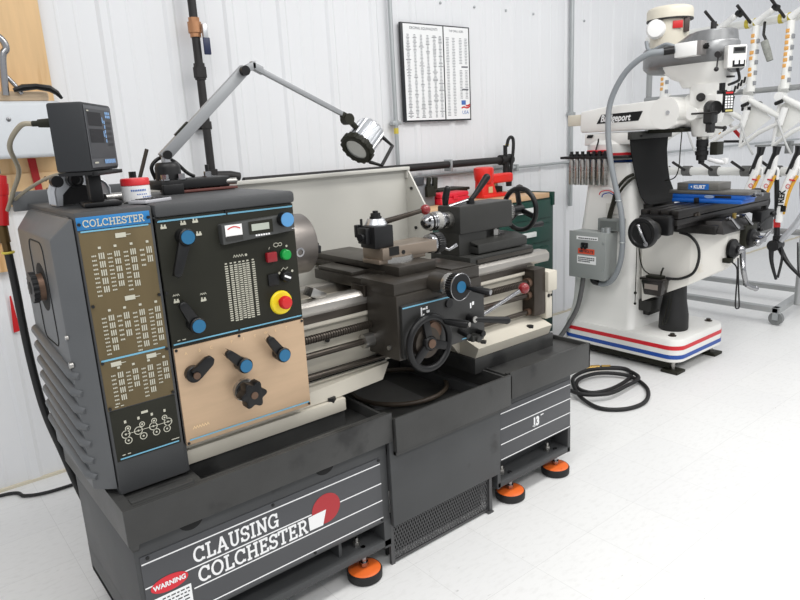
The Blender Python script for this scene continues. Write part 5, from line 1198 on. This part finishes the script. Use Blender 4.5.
part('small_junction_box',MB().box(3.665,3.735,2.36,2.52,.862,.94,.004),mat('junction_grey',(124,128,126),.45),mill)
part('junction_plate',MB().rect((3.665,0,0),LX,Z,-2.50,-2.38,.872,.925,h=.002),mat('junction_plate_grey',(100,104,102),.4),mill)
part('column_notice',MB().box(3.722,3.728,2.40,2.50,.965,1.03),mat('pale_notice',(214,212,206),.5),mill)
part('box_gland',MB().cyl((3.66,2.44,.852),(3.66,2.44,.885),.020,seg=14).cyl((3.66,2.47,.852),(3.66,2.47,.88),.016,seg=14),GALV,mill)
part('supply_conduit',MB().tube([(3.66,2.62,.552),(3.655,2.63,.45),(3.650,2.66,.32),(3.640,2.72,.20),(3.63,2.78,.10),(3.60,2.84,.02)],.016,12,8),mat('dark_flex_conduit',(96,96,96),.5),mill)
part('box_cable',MB().tube([(3.63,2.53,.552),(3.635,2.52,.525),(3.645,2.49,.518)],.018,10,5),KNOBB,mill)
# tool holders on the shelf
th=None
HL='steel tool holder in the black shelf on the mill, %s from the wall'; ORD=('first','second','third','fourth','fifth','sixth','seventh')
for k in range(7):
    yy=2.765-k*.043
    if th is None:
        th=thing('collet_holder',HL%ORD[k],'tool holder',(3.715,yy,1.145),'tool holders in the mill shelf')
        part('shank',MB().lathe((3.715,yy,1.145),Z,[(0,.015),(.003,.017),(.15,.017),(.168,.014),(.168,0)],16),STEEL,th)
        part('flange',MB().cyl((3.715,yy,1.330),(3.715,yy,1.345),.018,seg=16).cyl((3.715,yy,1.345),(3.715,yy,1.362),.011,seg=12),BLACKOX,th)
    else:
        c=th.copy(); COL.objects.link(c); c.location=(3.715,yy,1.145); c['label']=HL%ORD[k]
        for ch in list(th.children):
            d=ch.copy(); COL.objects.link(d); d.parent=c
# vise
vs_=thing('milling_vise','blue machine vise with grey jaws bolted on the black table','vise',(3.99,1.94,1.034))
VX0,VX1=3.93,4.08
part('vise_base',MB().box(VX0-.012,VX1+.012,1.735,2.16,1.034,1.058,.006).box(VX0,VX1,1.72,2.165,1.056,1.086,.008),VISEB,vs_)
part('vise_bed',MB().box(VX0-.004,VX1+.004,1.70,2.185,1.086,1.106,.003),VISEG,vs_)
part('vise_slot',MB().box(VX0-.001,VX0+.01,1.80,1.90,1.064,1.080,.002),DARKIN,vs_)
part('vise_clamp',MB().box(VX0-.03,VX0-.008,1.985,2.01,1.034,1.066,.004),BLACKOX,vs_)
jw=part('jaw_block',MB().box(VX0-.002,VX1+.002,1.875,2.135,1.106,1.152,.004),VISEG,vs_)
vo=V((VX0-.002,0,0))
part('maker_plate',MB().rect(vo,LX,Z,-2.062,-1.935,1.112,1.147,h=.001),mat('blue_maker_plate',(28,104,184),.4),vs_)
part('maker_lettering',MB().text('KURT',.028,vo,LX,Z,-1.992,1.119,h=.002,align='CENTER',bold=.0012).poly(vo,LX,Z,[(-2.048,1.129),(-2.038,1.136),(-2.038,1.122)],h=.002),WHITEP,vs_)
part('vise_badge',MB().disc((VX0-.001,0,0),LX,Z,-1.93,1.072,.030,.010,h=.001),mat('pale_blue_badge',(150,170,200),.35,.3),vs_)
part('vise_screw',MB().cyl((4.0,1.725,1.088),(4.0,1.655,1.088),.012,seg=6).cyl((4.0,1.725,1.088),(4.0,1.69,1.088),.017,seg=16),CHROME,vs_)

# ------------------------------------------------------------------ BICYCLE FRAME RACK
RX=5.40
rack=thing('bicycle_rack','grey tube rolling rack hung with bicycle frames, beyond the white mill','rack',(5.5,2.55,0))
part('rail',MB().box(5.125,5.185,1.95,3.25,.095,.135,.004),RACKM,rack); part('rail',MB().box(5.87,5.93,2.02,3.30,.095,.135,.004),RACKM,rack)
part('end_rail',MB().hull([(5.125,1.94,.095),(5.93,2.02,.095),(5.125,1.99,.095),(5.93,2.07,.095),(5.125,1.94,.135),(5.93,2.02,.135),(5.125,1.99,.135),(5.93,2.07,.135)]),RACKM,rack)
part('upright',MB().cyl((RX+.02,1.93,.11),(RX+.02,1.93,2.30),.024,seg=16),RACKM,rack); part('upright',MB().cyl((RX+.02,3.24,.11),(RX+.02,3.24,2.30),.024,seg=16),RACKM,rack)
part('end_rail',MB().box(5.125,5.93,3.22,3.27,.095,.135,.004),RACKM,rack)
for cx,cy in ((5.155,1.97),(5.155,3.22),(5.90,2.06),(5.90,3.27)):
    c=part('caster',MB().cyl((cx-.018,cy,.05),(cx+.018,cy,.05),.05,seg=24),mat('grey_caster_wheel',(120,122,122),.5),rack)
    part('caster_fork',MB().box(cx-.026,cx-.020,cy-.02,cy+.02,.04,.098).box(cx+.020,cx+.026,cy-.02,cy+.02,.04,.098).cyl((cx,cy,.088),(cx,cy,.10),.03,seg=16),GALV,c)
BARS=(('top_bar',2.205,.030,1.90,3.26),('upper_bar',1.718,.021,1.90,3.26),('middle_bar',1.118,.034,1.90,3.26),('lower_bar',.668,.023,1.90,3.26))
for nm,z,r,y0,y1 in BARS: part(nm,MB().cyl((RX,y0,z),(RX,y1,z),r,seg=18),WRAP if nm in ('middle_bar','top_bar') else RACKM,rack)
part('thin_bar',MB().cyl((RX,1.90,1.315),(RX,2.32,1.310),.008,seg=10),RACKM,rack)
part('bar_collar',MB().box(RX-.03,RX+.03,2.055,2.095,1.25,1.34,.003),mat('collar_grey',(130,132,132),.4),rack)
for yy in (3.09,2.645,2.405,2.17,1.95):
    part('top_peg',MB().cyl((RX-.02,yy,2.205),(RX-.16,yy+.045,2.325),.011,seg=12),IRON,rack)
    part('peg_tape',MB().cyl((RX,yy-.045,2.205),(RX,yy-.018,2.205),.034,seg=16),TAPEY,rack); part('peg_tape',MB().cyl((RX,yy+.018,2.205),(RX,yy+.045,2.205),.034,seg=16),TAPEY,rack)
for yy in (3.05,2.85,2.62,2.37,2.15): 
    part('lower_peg',MB().cyl((RX-.02,yy,1.12),(RX-.15,yy+.05,1.20),.011,seg=12),IRON,rack); part('peg_foam',MB().cyl((RX,yy-.035,1.12),(RX,yy+.035,1.12),.042,seg=16),mat('grey_peg_foam',(104,104,102),.7,var=.3,vscale=40),rack)
for yy in (3.07,2.39,2.14,1.95): part('bar_clamp',MB().cyl((RX,yy-.035,1.718),(RX,yy+.035,1.718),.034,seg=14),WRAP,rack)

# hanging wrapped frames: a frame lies in the plane spanned by the drop and by a direction square to the bar
def frame_thing(y, label, decal, tri=True, wrap=WRAP, tubem=FRAMEW, lean=.0, dropx=-.10, skew=0.0, black=False):
    t=thing('bike_frameset',label,'bicycle frame',(RX-.10,y,1.45),'bicycle frames on the rack')
    xo=RX-.09
    top=V((xo,y,2.17)); bb=V((xo-.02,y+skew,1.71))
    part('seat_tube',MB().tube([top,top.lerp(bb,.5),bb],[.026,.028,.030],14),wrap,t)
    M=MB()
    for k in range(9):
        if random.random()<.88:
            a=top.lerp(bb,.12+k*.085); b=top.lerp(bb,.12+k*.085+.055)
            M.box(a.x-.031,a.x-.022,a.y-.006-.004*(k%2),a.y+.018,b.z,a.z,.002)
    part('orange_decal',M,decal,t)
    M=MB()
    for k in range(5):
        a=top.lerp(bb,.2+k*.16); M.box(a.x-.025,a.x+.012,a.y-.032,a.y-.022,a.z-.030,a.z,.002)
    part('grey_decal',M,INK,t)
    if tri:
        b2=bb+V((0,.02,-.05)); hd=bb+V((-.02,-.24,-.20)); lo=bb+V((0,.05,-.40))
        part('down_tube',MB().tube([b2,b2.lerp(hd,.5),hd],[.020,.024,.019],14),wrap,t)
        part('head_tube',MB().cyl(hd+V((0,-.02,.07)),hd+V((0,.012,-.05)),.024,seg=16),tubem,t)
        part('bottom_bracket',MB().cyl(b2+V((-.045,0,0)),b2+V((.045,0,0)),.030,seg=18),tubem,t)
        part('fork_crown',MB().cyl(b2+V((-.05,-.03,-.035)),b2+V((-.03,.02,-.05)),.014,seg=10),KNOBB,t)
        part('top_tube',MB().tube([hd+V((0,0,-.03)),hd.lerp(lo,.5)+V((0,.01,0)),lo],[.014,.017,.014],12),wrap,t)
        part('seat_stay',MB().tube([b2,b2.lerp(lo,.5),lo],[.012,.013,.011],10),tubem,t)
        part('chain_stay',MB().tube([hd+V((-.03,.01,-.02)),hd+V((-.04,-.06,-.18)),hd+V((-.03,-.10,-.26))],.008,8,4),mat('pale_grey_tube',(196,197,196),.4),t)
        part('wrap_sheet',MB().hull([b2+V((.02,.0,-.06)),b2+V((.02,-.05,-.03)),hd+V((.01,.07,.0)),lo+V((.02,-.03,.06)),lo+V((.03,.0,.07)),b2+V((.03,.01,-.10))]),WRAP,t)
    part('stem',MB().tube([top+V((0,.01,.02)),top+V((0,-.04,.055)),top+V((-.02,-.105,.085))],[.026,.022,.024],12).sphere(top+V((-.02,-.108,.088)),.024,12),tubem,t)
    return t
f1=frame_thing(2.335,'wrapped white bicycle frame with amber lettering on the rack, left of the dangling tag',FRAMEO,skew=.0)
f2=frame_thing(2.098,'wrapped white bicycle frame with amber lettering on the rack, nearest the right picture edge',FRAMEO)
f3=frame_thing(3.030,'wrapped white bicycle frame with amber lettering seen between mill ram and motor',FRAMEO)
f4=frame_thing(2.60,'wrapped white bicycle frame half hidden behind the mill head',FRAMEO)
f5=frame_thing(1.955,'white bicycle frame on the rack, cut off by the right picture edge',FRAMEO,tri=False)
for f,yy in ((f4,2.47),(f1,2.215)):
    part('steerer',MB().cyl((RX-.11,yy,2.28),(RX-.12,yy-.035,2.262),.022,seg=14),KNOBB,f)
tg=thing('frame_tag','black strap with grey foam sleeve dangling under the rack top bar','tag',(RX-.12,2.24,1.95))
part('strap',MB().tube([(RX-.08,2.28,2.19),(RX-.11,2.27,2.10),(RX-.11,2.245,2.05)],.010,8),KNOBB,tg)
part('sleeve',MB().tube([(RX-.11,2.262,2.055),(RX-.11,2.235,1.98),(RX-.11,2.212,1.915)],[.026,.026,.022],12),mat('grey_foam',(150,152,146),.7,var=.3,vscale=30),tg)
# the black and white racing frame
bf=thing('racing_frame','black and white triangular bicycle frame with a red tip on the rack','bicycle frame',(RX-.1,2.45,1.5),'bicycle frames on the rack')
X1=RX-.06
P1=V((X1,2.478,1.69)); P2=V((X1,2.545,1.395)); P3=V((X1,2.53,1.352)); P4=V((X1,2.382,1.349)); P5=V((X1,2.368,1.68))
part('seat_stay',MB().tube([P1,P2],.0105,10),FRAMEK,bf); part('drop_bar',MB().tube([P3,P4],.0105,10),FRAMEK,bf); part('rear_stay',MB().tube([P4,P5],.007,8),FRAMEW,bf)
part('chain_stay',MB().tube([V((X1-.01,2.56,1.56)),V((X1,2.40,1.375))],.012,10),FRAMEW,bf); part('red_tip',MB().tube([V((X1-.012,2.462,1.447)),V((X1-.002,2.398,1.374))],.0135,10),RED,bf)
part('fork_leg',MB().tube([V((X1-.02,2.62,1.56)),V((X1-.02,2.545,1.38))],.011,10),FRAMEY,bf)
part('decal',MB().obox((X1-.03,2.42,1.77),V((0,-.7,.6)),X,V((0,.6,.7)),.13,.02,.05,.004),FRAMEW,bf)
M=MB()
for k in range(4): M.obox(V((X1-.042,2.42,1.77))+V((0,-.7,.6)).normalized()*(-.045+k*.03),V((0,-.2,1)),X,V((0,1,.2)),.045,.004,.014)
part('decal_print',M,KNOBB,bf)
part('brake_caliper',MB().box(X1-.04,X1-.01,2.33,2.40,1.575,1.60,.004).cyl((X1-.03,2.30,1.61),(X1+.03,2.30,1.61),.03,seg=16),KNOBB,bf)
# lower white and amber frames with black forks on the pegs
def fork_thing(y, label, full):
    t=thing('bicycle_fork_frame',label,'bicycle frame',(RX-.2,y,1.0),'white and amber frames on the lower bar')
    xo=RX-.16
    A=V((xo,y-.01,1.290)); B=V((xo,y+.005,1.16)); C=V((xo,y+.055,.98)); D=V((xo,y+.075,.76 if full else .88))
    part('steerer',MB().tube([A+V((0,-.01,.02)),A+V((0,-.005,-.03)),B+V((0,.045,-.05))],[.030,.024,.010],12),FRAMEK,t)
    part('fork_blade',MB().tube([A+V((0,-.012,-.03)),B+V((0,-.015,0)),B+V((0,.0,-.06))],[.014,.020,.020],12,4).tube([B+V((0,-.02,.0)),B+V((0,-.045,-.02)),B+V((0,-.045,-.09))],.010,8,4),FRAMEW,t)
    part('main_tube',MB().tube([B+V((0,.0,-.02)),C,D],[.026,.030,.024],14,3),FRAMEW,t)
    part('amber_side',MB().tube([B+V((-.004,-.030,-.06)),C+V((-.004,-.032,0)),D+V((-.004,-.028,.06))],[.010,.013,.010],10,3),FRAMEY,t)
    part('red_ring',MB().cyl(B+V((-.004,.002,-.085)),B+V((-.004,.004,-.094)),.027,seg=14),mat('crimson_print',(196,40,44),.4),t)
    part('round_badge',MB().torus(B+V((-.030,.018,-.135)),X,.014,.0025,18,6),MATS['crimson_print'],t)
    if full:
        dr_=(D-C).normalized(); n_=V((0,-dr_.z,dr_.y))
        if n_.y>0: n_=-n_
        part('lettering',MB().text('TREK',.060,C+V((-.033,.0,0)),-dr_,V((0,1,.0))*1.0,-.11,-.018,bold=.002,sx=.9),KNOBB,t)
        part('black_band',MB().box(xo-.032,xo-.024,y+.025,y+.060,.84,.885,.002),KNOBB,t)
    return t
fork_thing(2.225,'white and amber bicycle frame with black steerer, leftmost on the lower bar',False)
fork_thing(2.115,'white and amber bicycle frame with black steerer, middle one on the lower bar',False)
fork_thing(1.965,'white and amber bicycle frame with black lettering at the right picture edge',True)
# dark frame standing low on the rack
bk=thing('black_bicycle_frame','black bicycle frame with forked stays hanging below the lower bar','bicycle frame',(5.25,2.03,.3))
part('main_tube',MB().tube([(5.30,2.105,1.08),(5.29,2.085,.90),(5.255,2.050,.62)],[.017,.018,.022],12),FRAMEK,bk)
part('red_tube_end',MB().cyl((5.275,2.0695,.775),(5.267,2.062,.715),.0235,seg=14),RED,bk)
part('bottom_bracket',MB().cyl((5.20,2.055,.585),(5.31,2.055,.585),.042,seg=20).box(5.23,5.28,2.02,2.075,.56,.66,.01),FRAMEK,bk)
part('stay',MB().tube([(5.23,2.075,.58),(5.22,2.06,.46),(5.22,2.018,.33)],[.022,.014,.010],10,4),FRAMEK,bk)
part('stay',MB().tube([(5.28,2.045,.58),(5.27,1.97,.46),(5.27,1.865,.355)],[.022,.016,.010],10,4),FRAMEK,bk)
part('seat_stay',MB().tube([(5.26,2.035,.62),(5.26,2.005,.50),(5.25,2.02,.34)],.010,8,4),FRAMEK,bk)
part('silver_tube',MB().tube([(5.25,2.02,.62),(5.24,1.93,.74),(5.23,1.87,.84)],[.020,.024,.026],12,4),mat('silver_bike_paint',(190,192,196),.3,.4),bk)
part('dark_red_tube',MB().tube([(5.22,1.905,1.06),(5.22,1.885,.97),(5.22,1.865,.84)],[.012,.024,.026],12,4),mat('black_red_paint',(60,20,26),.3),bk)
part('cable',MB().tube([(5.24,1.90,.62),(5.24,1.885,.45),(5.25,1.87,.37)],.006,8,4),FRAMEK,bk)

# ------------------------------------------------------------------ camera and light
cd=bpy.data.cameras.new('camera'); cam=bpy.data.objects.new('camera',cd); COL.objects.link(cam)
cam.location=(0,0,1.5); cam.rotation_euler=tuple(math.radians(a) for a in (76.31126854,2.95391199,-39.15059194))
cd.sensor_width=36; cd.lens=29.69; cd.clip_start=.05; SC.camera=cam
def area(name,loc,sx,sy,power,rot=(0,0,0),col=(1,.985,.96)):
    l=bpy.data.lights.new(name,'AREA'); l.shape='RECTANGLE'; l.size=sx; l.size_y=sy; l.energy=power; l.color=col
    o=bpy.data.objects.new(name,l); COL.objects.link(o); o.location=loc; o.rotation_euler=rot; return o
# rows of fluorescent fixtures on the ceiling, running along the room
for ly,pw in ((-1.3,46),(1.0,42)):
    for lx,f in ((.0,.8),(2.9,1.2),(5.6,.42)):
        area('fluorescent_fixture',(lx,ly,3.5),2.2,.7,pw*f)
W=bpy.data.worlds.new('World'); SC.world=W; W.use_nodes=True
W.node_tree.nodes['Background'].inputs[0].default_value=(.95,.97,1,1); W.node_tree.nodes['Background'].inputs[1].default_value=.70
vs=SC.view_settings; vs.view_transform='Standard'; vs.look='None'; vs.gamma=1; vs.use_curve_mapping=False; vs.exposure=.0
